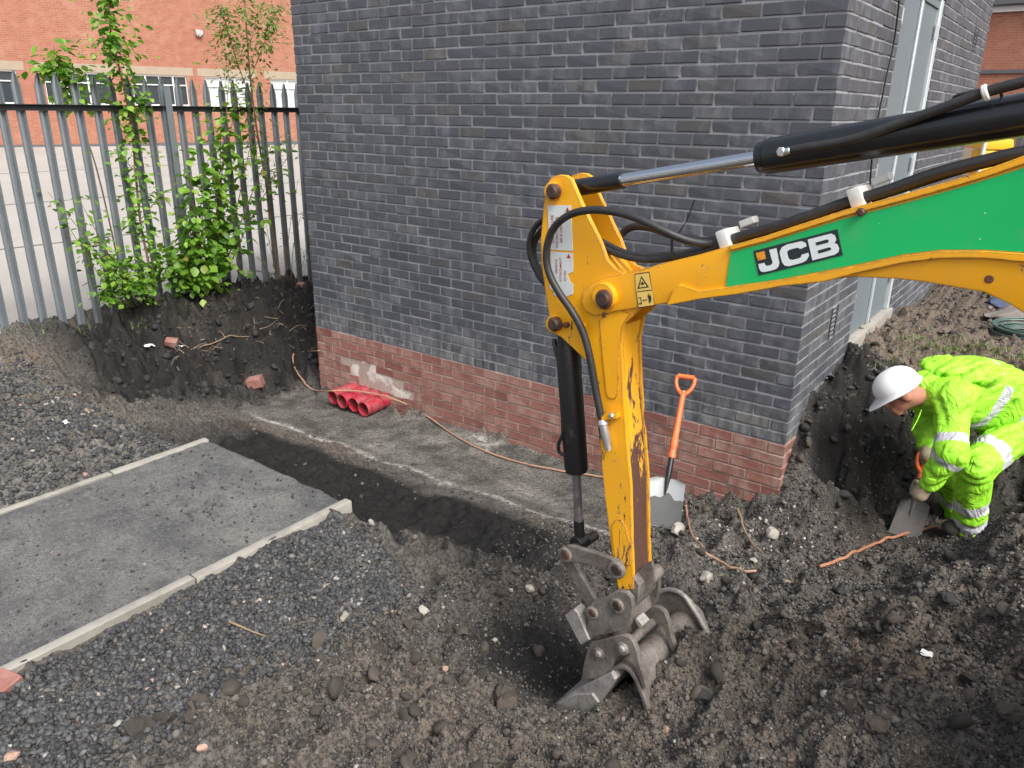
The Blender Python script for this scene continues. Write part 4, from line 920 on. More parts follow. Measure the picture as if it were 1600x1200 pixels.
# bucket ram beside the dipper
pa, pb = pe(885, 512, 0), pe(901, 738, 0)
axb = (pb-pa)/np.linalg.norm(pb-pa); Lc = np.linalg.norm(pb-pa); rb_ = .0445
br = obj('bucket_ram', lathe(pa, axb, [(-.035, .02), (-.03, .034), (.05, .036), (.075, rb_), (Lc-.02, rb_), (Lc-.004, .041), (Lc, .03)], 32), M['black_scuffed'], exc)
pr = pe(906, 846, 0); pr0 = pb-axb*.02
obj('bucket_ram_rod', cyl(pr0, pr, .0165, 24), M['chrome_dull'], exc)
obj('rod_end', join([cyl(pr+(pr0-pr)*.30, pr, .020, 20), cyl(pr-EN*.03, pr+EN*.03, .030, 20)]), M['black_scuffed'], exc)
obj('ram_pipe', tube([pe(866, 530, .01), pe(869, 548, .02), pe(875, 570, .025), pe(877, 585, .02)], .009, 8), M['black_paint'], br)
obj('ram_pipe', tube([pe(879, 655, .035), pe(879, 678, .04), pe(873, 693, .045), pe(874, 706, .045), pe(884, 712, .035)], .007, 8), M['black_paint'], br)

# hoses
HR = .0125
hoses = [('near', [(1140, 377), (1110, 381), (1075, 376), (1040, 362), (1000, 343), (965, 332), (930, 328), (900, 332), (877, 344), (862, 362), (855, 385), (854, 408), (860, 432), (874, 458), (892, 484), (907, 510), (917, 538), (924, 570), (931, 610), (937, 640), (942, 662)], [.02, .03, .06, .09, .105, .11, .11, .108, .105, .10, .098, .097, .097, .096, .094, .092, .090, .088, .086, .086, .086], .0128),
         ('mid', [(1140, 379), (1100, 389), (1060, 396), (1015, 400), (975, 394), (940, 377), (915, 362), (895, 352)], [.0, .0, .0, .0, .0, 0, 0, 0], .0105),
         ('low', [(1140, 380), (1100, 393), (1060, 401), (1010, 406), (970, 399), (935, 383), (905, 362)], [.03, .03, .03, .03, .03, .02, 0], .0105),
         ('far', [(1140, 372), (1100, 377), (1060, 371), (1020, 357), (992, 354), (975, 362), (966, 376), (960, 392)], [-.02, -.05, -.08, -.10, -.11, -.11, -.10, -.09], .013),
         ('left', [(905, 352), (870, 338), (845, 346), (832, 362), (827, 385), (832, 410), (846, 436), (868, 460)], [-.04]*8, .011), ('left2', [(905, 362), (872, 352), (850, 358), (838, 372), (834, 392), (838, 412), (850, 432), (870, 452)], [-.06]*8, .011)]
for n_, L, dd, r in hoses: obj('hydraulic_hose', tube([pe(x, y, d) for (x, y), d in zip(L, dd)], r, 10), M['rubber'], exc)
obj('hose_bundle', tube([pe(x, y, d) for x, y, d in ((1125, 380, .03), (1160, 369, .04), (1230, 349, .045), (1319, 318, .045), (1380, 300, .045), (1460, 272, .045), (1540, 251, .045), (1600, 238, .045), (1690, 231, .045), (1780, 244, .03))], .0150, 12), M['rubber'], exc)
obj('hose_bundle', tube([pe(x, y, d) for x, y, d in ((1125, 382, .0), (1230, 351, .0), (1380, 303, .0), (1540, 254, .0), (1690, 234, .0), (1780, 246, .0))], .0135, 12), M['rubber'], exc)
def clamp_(x, y, x2, y2):
    u_ = pe(x2, y2, .04)-pe(x, y, .04); u_ /= np.linalg.norm(u_); c_ = (pe(x, y, .04)+pe(x2, y2, .04))/2; v_ = np.cross(u_, EN)
    obj('hose_clamp', obox(c_-EN*.02, u_*np.linalg.norm(pe(x2, y2, .04)-pe(x, y, .04))/2, EN*.048, v_*.026, .006, 2), M['clip'], exc)
    obj('hose_clamp', obox(c_-EN*.075+u_*.045+v_*(.026 if v_[2] > 0 else -.026), u_*.022, EN*.02, v_*.010, .004, 2), M['clip'], exc)
clamp_(1127, 375, 1143, 369); clamp_(1331, 312, 1352, 304)
obj('cable_tie', tube([pe(1050, 374, .05), pe(1050, 388, .045), pe(1051, 404, .04)], .004, 6), M['black_paint'], exc)
obj('cable_tie', tube([pe(1054, 372, .05), pe(1072, 346, .05), pe(1085, 312, .05)], .0018, 5), M['black_paint'], exc)
obj('hose_coupler', lathe(pe(941, 655, .086), pe(951, 702, .086)-pe(941, 655, .086), [(0, .013), (.012, .020), (.018, .020), (.02, .0155), (.065, .0165), (.085, .0125), (.102, .0125), (.104, .010), (.112, .010)], 18), M['alu'], exc)
plate('coupler_bracket', [(936, 660), (962, 655), (963, 643), (946, 644), (938, 652)], DW+.03, .03, M['yellow'], dipper, .002); bolt('bracket_bolt', 956, 649, DW+.03, .010, .010, M['alu'], dipper, 6)

# tipping linkage, quick hitch and bucket
LK = DW+.028
lk = [(884, 853), (892, 853), (925, 862), (955, 873), (968, 878), (973, 890), (968, 902), (957, 904), (945, 892), (920, 882), (893, 880), (880, 880), (875, 872), (875, 861)]
for d in (LK, -DW-.008): plate('tipping_link', lk, d, .020, M['steel'] if d > 0 else M['black_scuffed'], exc, .004)
for x, y, r in ((884, 866, .030), (964, 890, .034)): bolt('link_boss', x, y, LK, .012, r, M['steel']); bolt('link_pin', x, y, LK+.008, .010, r*.62, M['pin'])
p = pe(886, 866, LK); obj('link_pin', cyl(p-EN*.01, p-EN*(2*LK), .020), M['pin'], exc)
tl = [(884, 866), (897, 880), (935, 945), (938, 958), (926, 962), (918, 950), (880, 880)]
for d in (DW-.005, -DW+.03): plate('push_link', tl, d, .022, M['steel'], exc, .004)
plate('dipper_nose', [(958, 905), (990, 900), (1000, 915), (998, 940), (985, 955), (966, 952), (955, 935)], DW-.004, 2*DW-.008, M['steel'], exc, .006)
plate('guard_plate', [(990, 895), (1018, 876), (1022, 890), (1020, 912), (1008, 930), (993, 944), (988, 935)], .03, .012, M['steel'], exc, .003); p = pe(1018, 900, -.03); obj('link_boss', cyl(p-EN*.05, p+EN*.02, .028), M['steel'], exc)
# quick hitch
HW = DW+.036
hq = [(922, 945), (930, 936), (945, 934), (957, 926), (966, 923), (978, 925), (987, 935), (989, 950), (987, 965), (984, 978), (975, 986), (955, 990), (935, 994), (922, 1000), (915, 990), (918, 970), (915, 958)]
hitch = obj('quick_hitch', prism(pp(hq, HW), -EN*.022, .004), M['steel'], exc)
obj('far_cheek', prism([q-EN*(2*HW-.022) for q in pp(hq, HW)], -EN*.022, .004), M['steel'], hitch)
obj('hitch_body', prism(pp([(930, 960), (978, 950), (984, 978), (960, 988), (930, 992)], HW-.022), -EN*(2*HW-.044), .004), M['steel'], hitch)
hk = [(884, 958), (896, 953), (914, 962), (921, 985), (918, 1000), (908, 1003), (904, 995)]
obj('hitch_hook', prism(pp([(882, 962), (896, 952), (902, 956), (921, 1000), (907, 1008), (904, 1004)], HW+.006), -EN*.055, .004), M['steel_polished'], hitch)
obj('hook_arm', prism(pp([(896, 956), (930, 950), (936, 985), (916, 996)], HW-.02), -EN*.09, .004), M['steel'], hitch)
for x, y, r in ((926, 957, .026), (965, 946, .030)): bolt('hitch_boss', x, y, HW, .010, r, M['steel'], hitch); bolt('hitch_pin', x, y, HW+.006, .010, r*.62, M['pin'], hitch, 16, .005)
obj('latch', prism(pp([(990, 968), (994, 965), (1005, 978), (999, 983)], HW-.03), -EN*.05, .003), M['steel_polished'], hitch)
# bucket: wide trenching bucket tipped out, its lip to the left
BN, BF = .150, -.62                       # near and far side of the shell
ear = [(907, 1062), (912, 1035), (918, 1012), (924, 1003), (940, 1000), (955, 996), (968, 992), (980, 994), (990, 1003), (996, 1020), (1000, 1040), (1006, 1058), (1011, 1076), (1004, 1074), (997, 1058), (990, 1036), (984, 1024), (972, 1022), (962, 1024), (957, 1036), (954, 1052), (940, 1062)]
EN0 = .085
bucket = obj('bucket', prism(pp(ear, EN0+.02), -EN*.024, .004), M['steel'], exc)
for x, y in ((936, 1021), (973, 1013)):
    bolt('ear_boss', x, y, EN0+.02, .010, .026, M['steel'], bucket); bolt('ear_pin', x, y, EN0+.026, .012, .015, M['steel_polished'], bucket, 16, .006)
    p = pe(x, y, EN0); obj('cross_pin', cyl(p-EN*.0, p-EN*.30, .019, 16), M['steel'], bucket)
ear3 = [q-EN*.225 for q in pp(ear, EN0+.02)]
obj('far_ear', prism(ear3, -EN*.024, .004), M['steel'], bucket)
# shell swept along the bucket's width
sh = [(866, 1105), (895, 1082), (925, 1062), (950, 1048), (968, 1036), (985, 1040), (998, 1056), (1008, 1080), (1016, 1104)]
S = smooth_path(pp(sh, EN0), 4)
def shell(S, d0, d1, th):
    S = A(S); T = np.gradient(S, axis=0); T /= np.linalg.norm(T, axis=1)[:, None]; Nn = np.cross(T, EN); Nn *= np.sign(Nn[:, 2:3]+1e-6); V, F = [], []
    for d in (d0, d1):
        for s_ in (0, -th):
            for i in range(len(S)): V.append(S[i]+EN*d+Nn[i]*s_)
    k = len(S)
    for i in range(k-1):
        F += [(i, i+1, 2*k+i+1, 2*k+i), (k+i, 3*k+i, 3*k+i+1, k+i+1), (i, k+i, k+i+1, i+1), (2*k+i, 2*k+i+1, 3*k+i+1, 3*k+i)]
    F += [(0, 2*k, 3*k, k), (k-1, 2*k-1, 4*k-1, 3*k-1)]
    return A(V), F
obj('shell', shell(S, .02, -.50, .012), M['steel'], bucket)
lip = [(862, 1106), (905, 1074), (958, 1054), (962, 1066), (948, 1100), (938, 1118), (905, 1122), (880, 1120)]
obj('cutting_lip', prism(pp([(861, 1106), (898, 1084), (925, 1084), (939, 1102), (932, 1126), (885, 1128)], EN0+.045), -EN*.012, .004), M['steel_polished'], bucket)
obj('lip_plate', prism(pp([(862, 1104), (905, 1075), (955, 1050), (962, 1062), (935, 1100), (915, 1088), (880, 1102)], EN0+.034), -EN*.26, .004), M['steel_polished'], bucket)
side = [q-EN*.42 for q in pp([(905, 1060), (925, 1015), (950, 1000), (975, 1004), (992, 1020), (1012, 1055), (1040, 1110), (980, 1115), (900, 1110)], EN0)]
obj('side_plate', prism(side, -EN*.018, .004), M['steel'], bucket)
rim = [q-EN*.415 for q in smooth_path(pp([(918, 1040), (935, 1008), (955, 998), (978, 1006), (995, 1028), (1018, 1068), (1034, 1100)], EN0), 3)]
obj('side_rim', tube(rim, .010, 8, 1), M['steel_polished'], bucket)
rim2 = [q-EN*.24 for q in smooth_path(pp([(955, 1000), (972, 998), (988, 1010), (1000, 1036), (1010, 1070)], EN0), 3)]
# machine end of the boom, outside the picture: swing post, deck and tracks
kp = pe(1920, 760, 0)
gz0 = .20
obj('swing_post', join([obox(kp+A((0, 0, -.18)), EE*.13, EN*.12, A((0, 0, .36)), .03, 2), cyl(kp-EN*.16, kp+EN*.16, .06)]), M['yellow'], exc)
dk = kp+EE*1.05
obj('deck', obox(A((dk[0], dk[1], gz0+.62)), EE*.85, EN*.62, A((0, 0, .14)), .05, 3), M['yellow'], exc)
for s_ in (-1, 1):
    t0 = A((dk[0], dk[1], gz0+.21))+EN*.52*s_
    outl = [t0+EE*(math.cos(t)*.21+(.72 if math.cos(t) > 0 else -.72))+A((0, 0, math.sin(t)*.21)) for t in np.linspace(0, 2*math.pi, 28, endpoint=False)]
    obj('track', prism([q-EN*.125 for q in outl], EN*.25, .012), M['rubber'], exc)
obj('engine_cover', obox(A((dk[0], dk[1], gz0+1.0))+EE*.45, EE*.42, EN*.60, A((0, 0, .26)), .08, 3), M['yellow'], exc)
# ------------------------------------------------------------------ four red ducts coming out of the wall
def m_duct():
    m, nt, b = start('red_duct'); P = pos(nt); d = ramp(nt, noise(nt, 18, 7, .7, P), [(.44, 0), (.62, 1)])
    col = mixc(nt, math_(nt, 'MULTIPLY', d, .7), (.36, .016, .036), (.25, .12, .11)); setc(nt, b, col); b.inputs['Roughness'].default_value = .45; return m
M['duct'] = m_duct()
DR = .066
duct_pts = [(525, 622), (543.5, 626), (562.5, 632), (582.5, 639)]
duct_lab = ['red plastic duct opening at the wall foot, leftmost of four', 'red plastic duct at the wall foot, second from the left of four', 'red plastic duct at the wall foot, third from the left of four', 'red plastic duct at the wall foot, rightmost of four nearest the excavator']
DX = [-3.895, -3.758, -3.621, -3.484]
for i, x in enumerate(DX):
    z = -.522-.004*i; y0 = -.262-.012*(i % 2); ax_ = A((.03-.02*i, 1, .02)); ax_ /= np.linalg.norm(ax_); p = A((x, y0, z)); L = .42
    prof = [(0, DR-.006), (0, DR), (.006, DR+.001)]
    h = .03
    while h < L: prof += [(h, DR-.001), (h+.008, DR+.0015), (h+.016, DR-.001)]; h += .035
    prof += [(L, DR-.001), (L, DR-.007), (.01, DR-.007), (0, DR-.006)]
    obj('duct_pipe', lathe(p, ax_, prof, 28, False), M['duct'], label=duct_lab[i], cat='duct', group='red ducts at the wall foot', base=p-A((0, 0, DR)))

# ------------------------------------------------------------------ earth cable lying along the wall, and its other end by the worker
M['earth'] = simple('earth_cable', (.36, .21, .135), .55, 0, .25, 30, (.20, .15, .11), .4)
M['copper'] = simple('copper_cable', (.46, .21, .12), .45, .2, .25, 30, (.25, .17, .12), .3)
def lay(L, z=0, lift=.006):
    """points on the ground along a line of sight positions, eased so that cable and stick bridge the small hollows"""
    if len(L) > 2:
        D_ = []
        for a, b in zip(L[:-1], L[1:]):
            k = max(1, int(math.hypot(b[0]-a[0], b[1]-a[1])/9)); D_ += [(a[0]+(b[0]-a[0])*t/k, a[1]+(b[1]-a[1])*t/k) for t in range(k)]
        L = D_+[L[-1]]
    P = A([sight(x, y, lift) for x, y in L])
    if len(P) > 4:
        Q = P.copy()
        for i in range(len(P)):
            a, b = max(0, i-2), min(len(P), i+3); Q[i, :2] = P[a:b, :2].mean(0); Q[i, 2] = max(P[a:b, 2].mean(), float(ground_z(Q[i, 0], Q[i, 1]))+lift)
        z_ = Q[:, 2].copy(); z_[1:-1] = (z_[:-2]+2*z_[1:-1]+z_[2:])/4; Q[:, 2] = np.maximum(z_, Q[:, 2]-.004); Q[0, :2], Q[-1, :2] = P[0, :2], P[-1, :2]; P = Q
    return list(P)
cab = [onY(498, 548, -.012), onZ(478, 549, -.43), sight(459, 556, .012)]+lay([(460, 572), (465, 592), (474, 605), (492, 612)], -.6)+[onZ(514, 611, -.44), onZ(536, 610, -.435), onZ(561, 611.5, -.44), onZ(588, 616, -.44), onZ(611, 622, -.445), onZ(640, 634, -.52)]
cab += lay([(665, 652), (690, 671), (718, 688), (750, 706), (790, 720), (830, 730), (875, 739), (930, 747), (990, 757), (1030, 763)], -.55, .012)+[onZ(1056, 768, -.44), onZ(1066, 776, -.42)]+lay([(1071, 795), (1073, 820), (1079, 843), (1092, 864), (1112, 882), (1140, 895), (1180, 903)], -.4, .022)
obj('earth_cable', tube(cab, .0075, 7, 4), M['earth'], label='tan cable winding along the wall over the red ducts towards the bucket', cat='cable')
obj('earth_cable', tube(lay([(1279, 894), (1300, 889), (1330, 874), (1365, 857), (1400, 845), (1430, 836), (1462, 829)], -.42, .019)+[onZ(1474, 826, -.5), onZ(1490, 812, -.50)], .0085, 7, 4), M['copper'], label='copper coloured cable lying in the pit in front of the worker', cat='cable')

# ------------------------------------------------------------------ shovels
M['orange'] = simple('orange_plastic', (.72, .155, .045), .42, 0, .12, 10, (.40, .13, .06), .2)
M['blade'] = simple('bright_blade', (.46, .47, .46), .38, .45, .12, 8)
M['blade_mud'] = simple('muddy_blade', (.105, .108, .105), .75, 0, .25, 16, bmp=.3)
M['blade_dull'] = simple('dull_blade', (.16, .155, .15), .6, .2, .25, 12, (.07, .065, .06), .5)
def shovel(tip, top, side, width, blen, label, mats, bend=.0, split=.42):
    """tip: middle of the cutting edge; top: middle of the grip; side: direction across the blade"""
    tip, top, side = A(tip), A(top), A(side); ax = top-tip; L = np.linalg.norm(ax); ax /= L
    side = side-ax*(side@ax); side /= np.linalg.norm(side); nr = np.cross(side, ax)
    e = empty('shovel', tip, label, 'shovel'); W = width/2; th = .004
    def blade(a0, a1, seg, m, name, par):
        V, F = [], []; us = np.linspace(-1, 1, 13); vs = np.linspace(a0, a1, seg)
        for s_ in (0, -th):
            for v in vs:
                w = W*(1.0-.10*min(v/blen, 1)) if v < blen*.93 else W*(.90-.35*(v-blen*.93)/(blen*.07))
                for u in us:
                    dish = .020*(u*u)*(1-.35*(1-v/blen))-.012*(1-v/blen)**2
                    wav = .018*math.sin(u*4.1+1)+.012*math.sin(u*9) if abs(v-a1) < 1e-6 and name == 'wet_clay' else 0
                    V.append(tip+ax*(v+wav)+side*(u*w)+nr*(dish+s_+(.0035 if name == 'wet_clay' else 0)))
        k, n = len(us), len(vs)
        for s_ in (0, 1):
            for i in range(n-1):
                for j in range(k-1): a = s_*k*n+i*k+j; F.append((a, a+1, a+k+1, a+k))
        for i in range(n-1):
            for j in (0, k-1): a = i*k+j; F.append((a, a+k, a+k+k*n, a+k*n))
        for j in range(k-1):
            for i in (0, n-1): a = i*k+j; F.append((a, a+1, a+1+k*n, a+k*n))
        return obj(name, (V, F), m, par, ang=60)
    bl = blade(0, blen, 14, mats[0], 'blade', e)
    if mats[1]: blade(.004, blen*split, 8, mats[1], 'wet_clay', bl)
    obj('socket', lathe(tip+ax*(blen-.10)+nr*.004, ax, [(0, .006), (.09, .017), (.14, .0185), (.24, .0185)], 14), mats[3], e)
    obj('shaft', lathe(tip+ax*(blen+.13), ax, [(0, .020), (.004, .024), (.03, .0245), (.034, .0215), (.06, .022), (.064, .0235), (.13, .0235), (.134, .0205), (.20, .0200), (L-blen-.13-.115, .0175), (L-blen-.13-.095, .018)], 16), mats[2], e)
    g = top; h = .055
    obj('grip', join([tube([g+side*h*.95, g-side*h*.95], .0165, 12, 1)]+[tube([g+side*h*s_, g+side*h*s_*1.02-ax*.04, g+side*h*s_*.72-ax*.085, g-ax*.125], [.013, .012, .013, .016], 10) for s_ in (1, -1)]), mats[2], e)
    return e
gz1 = float(ground_z(-.40, -.62))
shovel(onZ(1030, 823, -.47), onY(1072, 589, -.075), A((.93, .05, -.28)), .25, .30, 'orange handled steel shovel leaning on the red brick footing', (M['blade'], M['blade_mud'], M['orange'], M['black_paint']), split=.62)

# ------------------------------------------------------------------ single stones, clods, brick bits and litter
def rock(sub, s, seed, jit=.18, freq=2.2):
    V, F = sub; r_ = np.random.default_rng(seed); o_ = r_.uniform(0, 50, 3)
    for k_ in range(6):
        dd = r_.normal(size=3); dd /= np.linalg.norm(dd); pr = V@dd; V = V-np.maximum(0, pr-r_.uniform(.45, .85))[:, None]*dd
    d = 1+jit*1.8*(np.array([fbm(v[0]*1.3+o_[0]+v[2], v[1]*1.3+o_[1]-v[2]*.7, freq, 3, seed) for v in V]).reshape(-1, 1)-.5)
    return V*d*A(s), F
def stone(px, py, wpx, hpx, m, label, name='stone', cat='stone', sub=ICO3, seed=1, z0=-.3, jit=.2, ang=24, sink=.34, group=None):
    p = lay([(px, py+hpx*.25)], z0, 0)[0]; d = view(p)[2]; s = wpx*d/FPX/2; h = hpx*d/FPX/2
    V, F = rock(sub, (s, s*.9, h), seed, jit); a = seed*1.7; R = A([[math.cos(a), -math.sin(a), 0], [math.sin(a), math.cos(a), 0], [0, 0, 1]])
    return obj(name, (V@R.T+p+A((0, 0, h*(1-2*sink))), F), m, label=label, cat=cat, ang=ang, base=p, group=group)
ST = [(828, 922, 17, 15, 'stone_pale', 'white stone on the dark trench soil just left of the bucket linkage', -.42),
      (798, 922, 9, 8, 'stone_pale', 'tiny white pebble left of the white stone on dark soil', -.42),
      (538, 963, 19, 16, 'stone_pale', 'pale round stone at the right edge of the dark gravel', -.2),
      (550, 943, 9, 14, 'stone_pale', 'narrow white chip just above the pale round stone by the gravel', -.2),
      (661, 953, 22, 17, 'stone_pale', 'white grey stone on brown soil midway between path and bucket', -.3),
      (581, 818, 14, 14, 'stone_pale', 'pale stone beside the near corner of the path edging', -.35),
      (1059, 826, 28, 20, 'stone_pale', 'large beige stone right of the leaning shovel blade', -.42),
      (1103, 901, 26, 18, 'stone_pale', 'beige stone beside the end of the tan cable', -.38),
      (1177, 877, 16, 13, 'stone_pale', 'small beige stone by the pale chippings right of the tan cable', -.38),
      (1205, 835, 22, 22, 'stone_pale', 'upright pale stone in the chippings below the building corner', -.4),
      (573, 877, 15, 14, 'crumb', 'brownish stone in the gravel near the path corner', -.25),
      (233, 1078, 15, 14, 'stone_pink', 'pink stone in the dark gravel near the bottom left', -.12),
      (20, 1180, 26, 18, 'stone_pink', 'pinkish stone at the bottom left corner of the gravel', -.1),
      (316, 1168, 18, 14, 'stone_pink', 'pink chip in brown soil at the bottom left centre', -.1),
      (695, 1047, 14, 12, 'stone_pink', 'small orange chip on soil left of the dug hole', -.2),
      (1040, 1140, 18, 16, 'stone_pink', 'pale pink pebble on soil below the round dark lump', -.05),
      (1288, 1087, 16, 16, 'stone_pale', 'pale pebble on the soil heap in the lower right', -.05)]
for i, (x, y, w, h, m_, lab, z0) in enumerate(ST): stone(x, y, w, h, M[m_], lab, seed=30+i, z0=z0, sub=ICO2, jit=.34)
CL = [(1098, 1086, 38, 32, 'clod_dark', 'round dark lump of clay on the soil right of the bucket', -.1, .08),
      (1312, 922, 30, 24, 'clod_dark', 'dark lump of earth below the copper coloured cable', -.3, .16),
      (788, 1092, 48, 58, 'clod', 'large brown clod standing at the lip of the dug hole', -.15, .26),
      (258, 1122, 40, 34, 'clod', 'rounded brown clod on the gravel near the bottom left', -.1, .14),
      (217, 1142, 52, 36, 'clod', 'wide low brown clod left of the rounded clod at bottom left', -.1, .16),
      (312, 1096, 38, 24, 'clod', 'flat brown clod above the rounded clod at bottom left', -.1, .18),
      (300, 1122, 30, 24, 'clod', 'small brown clod right of the rounded clod at bottom left', -.1, .2),
      (1328, 1107, 34, 28, 'clod', 'reddish brown lump on the soil heap at the lower right', -.0, .2),
      (1366, 1132, 40, 28, 'clod', 'angular grey brown lump beside the reddish lump at lower right', .0, .25),
      (1518, 1062, 34, 26, 'clod_dark', 'dark grey lump on the slope at the right edge', .05, .2),
      (1575, 1108, 40, 26, 'clod', 'brown lump at the far right edge of the soil heap', .1, .2),
      (1050, 895, 0, 0, '', '', 0, 0), (720, 985, 26, 20, 'clod', 'brown clod on the slope between gravel and dug hole', -.3, .25),
      (640, 975, 24, 18, 'clod', 'small brown clod below the white grey stone', -.25, .25),
      (1480, 935, 34, 18, 'clod_dark', 'low dark lump in front of the worker', .0, .25)]
for i, (x, y, w, h, m_, lab, z0, jt) in enumerate(CL):
    if w: stone(x, y, w, h, M[m_], lab, 'soil_clod', 'soil lump', ICO3, 70+i, z0, jt*1.9, 28, .36)
# half bricks
def brick_bit(px, py, z0, L, W_, H, rot, label):
    p = lay([(px, py)], z0, 0)[0]; V, F = box((-L/2, -W_/2, 0), (L/2, W_/2, H), .006); V = V+np.random.default_rng(int(px)).normal(scale=.0025, size=V.shape)
    R = np.array(Matrix.Rotation(rot[2], 3, 'Z')@Matrix.Rotation(rot[1], 3, 'Y')@Matrix.Rotation(rot[0], 3, 'X'))
    obj('brick_bat', (V@R.T+p-A((0, 0, .012)), F), M['brick_red'], label=label, cat='brick', base=p, flat=True)
brick_bit(402, 603, -.55, .14, .10, .10, (.1, -.25, .6), 'broken red brick lying on the trench silt left of the ducts')
brick_bit(268, 541, -.2, .11, .09, .05, (.3, .2, .9), 'piece of red brick stuck in the dark bank below the fence')
brick_bit(470, 449, -.05, .09, .07, .04, (.2, .1, .3), 'small red brick chip on top of the bank by the building corner')
brick_bit(8, 1072, -.1, .10, .08, .05, (.1, .1, .2), 'brown brick fragment against the path edging at the left edge')
M['scrap'] = simple('white_scrap', (.66, .66, .64), .6, 0, .08, 20)
def scrap(px, py, z0, s, seed, label):
    p = lay([(px, py)], z0, .01)[0]; r_ = np.random.default_rng(seed); n = 6; gx, gy = np.meshgrid(np.linspace(-1, 1, n), np.linspace(-1, 1, n), indexing='ij')
    Zs = (fbm(gx+seed, gy, 1.3, 3, seed)-.3)*1.1; k = .8+.4*fbm(gx, gy+seed, 2, 2, seed); i_ = np.arange(n*n).reshape(n, n)
    obj('plastic_scrap', ((np.stack([gx*k, gy*k*.7, Zs], -1).reshape(-1, 3)*s)+p, np.stack([i_[:-1, :-1], i_[1:, :-1], i_[1:, 1:], i_[:-1, 1:]], -1).reshape(-1, 4)), M['scrap'], label=label, cat='litter', base=p, ang=50)
scrap(234, 547, -.2, .045, 3, 'crumpled white plastic scrap on the dark bank'); scrap(285, 547, -.25, .03, 4, 'small grey white scrap right of the crumpled plastic on the bank'); scrap(316, 534, -.25, .024, 6, 'tiny white scrap at the middle of the bank'); scrap(104, 664, -.1, .022, 8, 'tiny white flake on the rubble above the path'); scrap(1445, 1030, .0, .018, 9, 'tiny white flake on the soil heap right of centre')
# roots and sticks in the bank and gravel
rr = random.Random(5); roots = []
for i in range(46):
    px, py = rr.uniform(270, 490), rr.uniform(440, 560)
    if py < 560-.45*(px-270)*.9: py += 40
    p = lay([(min(px, 486), py)], -.25, .012)[0]; d = A((rr.uniform(-1, 1), rr.uniform(-.7, .7), rr.uniform(-.2, .5))); d /= np.linalg.norm(d); L = rr.uniform(.05, .20)
    roots.append(tube([p, p+d*L*.5+A((0, 0, rr.uniform(-.01, .03))), p+d*L+A((rr.uniform(-.03, .03), 0, rr.uniform(-.03, .02)))], [.004, .0015], 5, 3))
obj('torn_roots', join(roots), M['twig'], kind='stuff', base=(0, 0, 0), label='torn roots sticking out of the dark bank', cat='roots')
def stick(P, r, label, m='twig'): obj('stick', tube(P, [r, r*.6], 6, 3), M[m], label=label, cat='stick')
stick(lay([(360, 981), (388, 992), (416, 1003)], -.12, .02), .005, 'pale stick lying on the dark gravel')
stick(lay([(300, 556), (340, 540), (390, 530)], -.3, .02), .006, 'long thin stick lying across the dark bank')
stick(lay([(1224, 911), (1240, 914), (1256, 917)], -.35, .012), .008, 'short grey stick on the soil in the middle of the pit mouth')
stick(lay([(1152, 800), (1162, 822), (1160, 845), (1180, 862), (1200, 872)], -.4, .012), .010, 'bent pale root among the chippings below the building corner')
stick([at(1552, 540, 6.0), at(1562, 560, 5.9), at(1572, 585, 5.8), at(1574, 600, 5.75)], .006, 'pale bramble stem behind the worker', 'twig')

# ------------------------------------------------------------------ things behind the worker and beyond
M['hose_green'] = simple('green_hose', (.055, .10, .085), .45, 0, .3, 20, (.15, .16, .14), .3)
cc = onZ(1612, 528, .22); loops = []
for i in range(9):
    R_ = .20+.012*i+rr.uniform(-.01, .01); z = .015+.016*(i % 4)+.004*i
    loops.append(tube([cc+A((R_*math.cos(t)+rr.uniform(-.004, .004), R_*math.sin(t)*.95, z+.012*math.sin(t+i)-float(cc[2])+.22)) for t in np.linspace(0, 2*math.pi, 26)], .009, 6, 1))
obj('hose_coil', join(loops), M['hose_green'], label='coil of dark green hose lying on the ground behind the worker', cat='hose', base=cc)
M['blue'] = simple('blue_sheet', (.05, .07, .13), .5); M['sack'] = simple('grey_sack', (.24, .21, .19), .85, 0, .2, 9)
def heap(px, py, z0, s, m, label, name, cat, seed):
    p = onZ(px, py, z0); V, F = rock(ICO3, s, seed, .30, 1.8); V = V.copy(); V[:, 2] = np.maximum(V[:, 2], -s[2]*.3); obj(name, (V+p+A((0, 0, s[2]*.25)), F), m, label=label, cat=cat, base=p, ang=70)
heap(1586, 497, .22, (.26, .20, .10), M['sack'], 'grey folded sack lying behind the worker near the hose coil', 'sack', 'sack', 12)
heap(1564, 478, .22, (.12, .09, .07), M['blue'], 'dark blue plastic bundle beside the grey sack under the boom', 'plastic_bundle', 'plastic', 13)
M['bin_yellow'] = simple('bin_yellow', (.80, .46, .02), .45, 0, .08, 3)
gp_ = onZ(1560, 240, .2); gd = view(gp_)[2]; bp = CAM+(gp_-CAM)*(15.0/gd); bp[2] = .2
bw = 44*15.0/FPX/2; bt = at(1560, 217, 15.0)[2]
grit = empty('grit_bin', bp, 'yellow grit bin far behind the boom at the right edge', 'bin')
obj('bin_body', prism([bp+_r0*s_*bw*k+A((0, 0, h)) for s_, k, h in ((-1, .85, 0), (1, .85, 0), (1, 1, bt-.2-.22), (-1, 1, bt-.2-.22))], A((-_f[0], -_f[1], 0))*-.5, .03, 2), M['bin_yellow'], grit)
obj('bin_lid', prism([bp+_r0*s_*bw*k+A((0, 0, h)) for s_, k, h in ((-1, 1.06, bt-.2-.20), (1, 1.06, bt-.2-.20), (.9, 1, bt-.2), (-.9, 1, bt-.2))], A((-_f[0], -_f[1], 0))*-.55, .03, 2), M['bin_yellow'], grit)
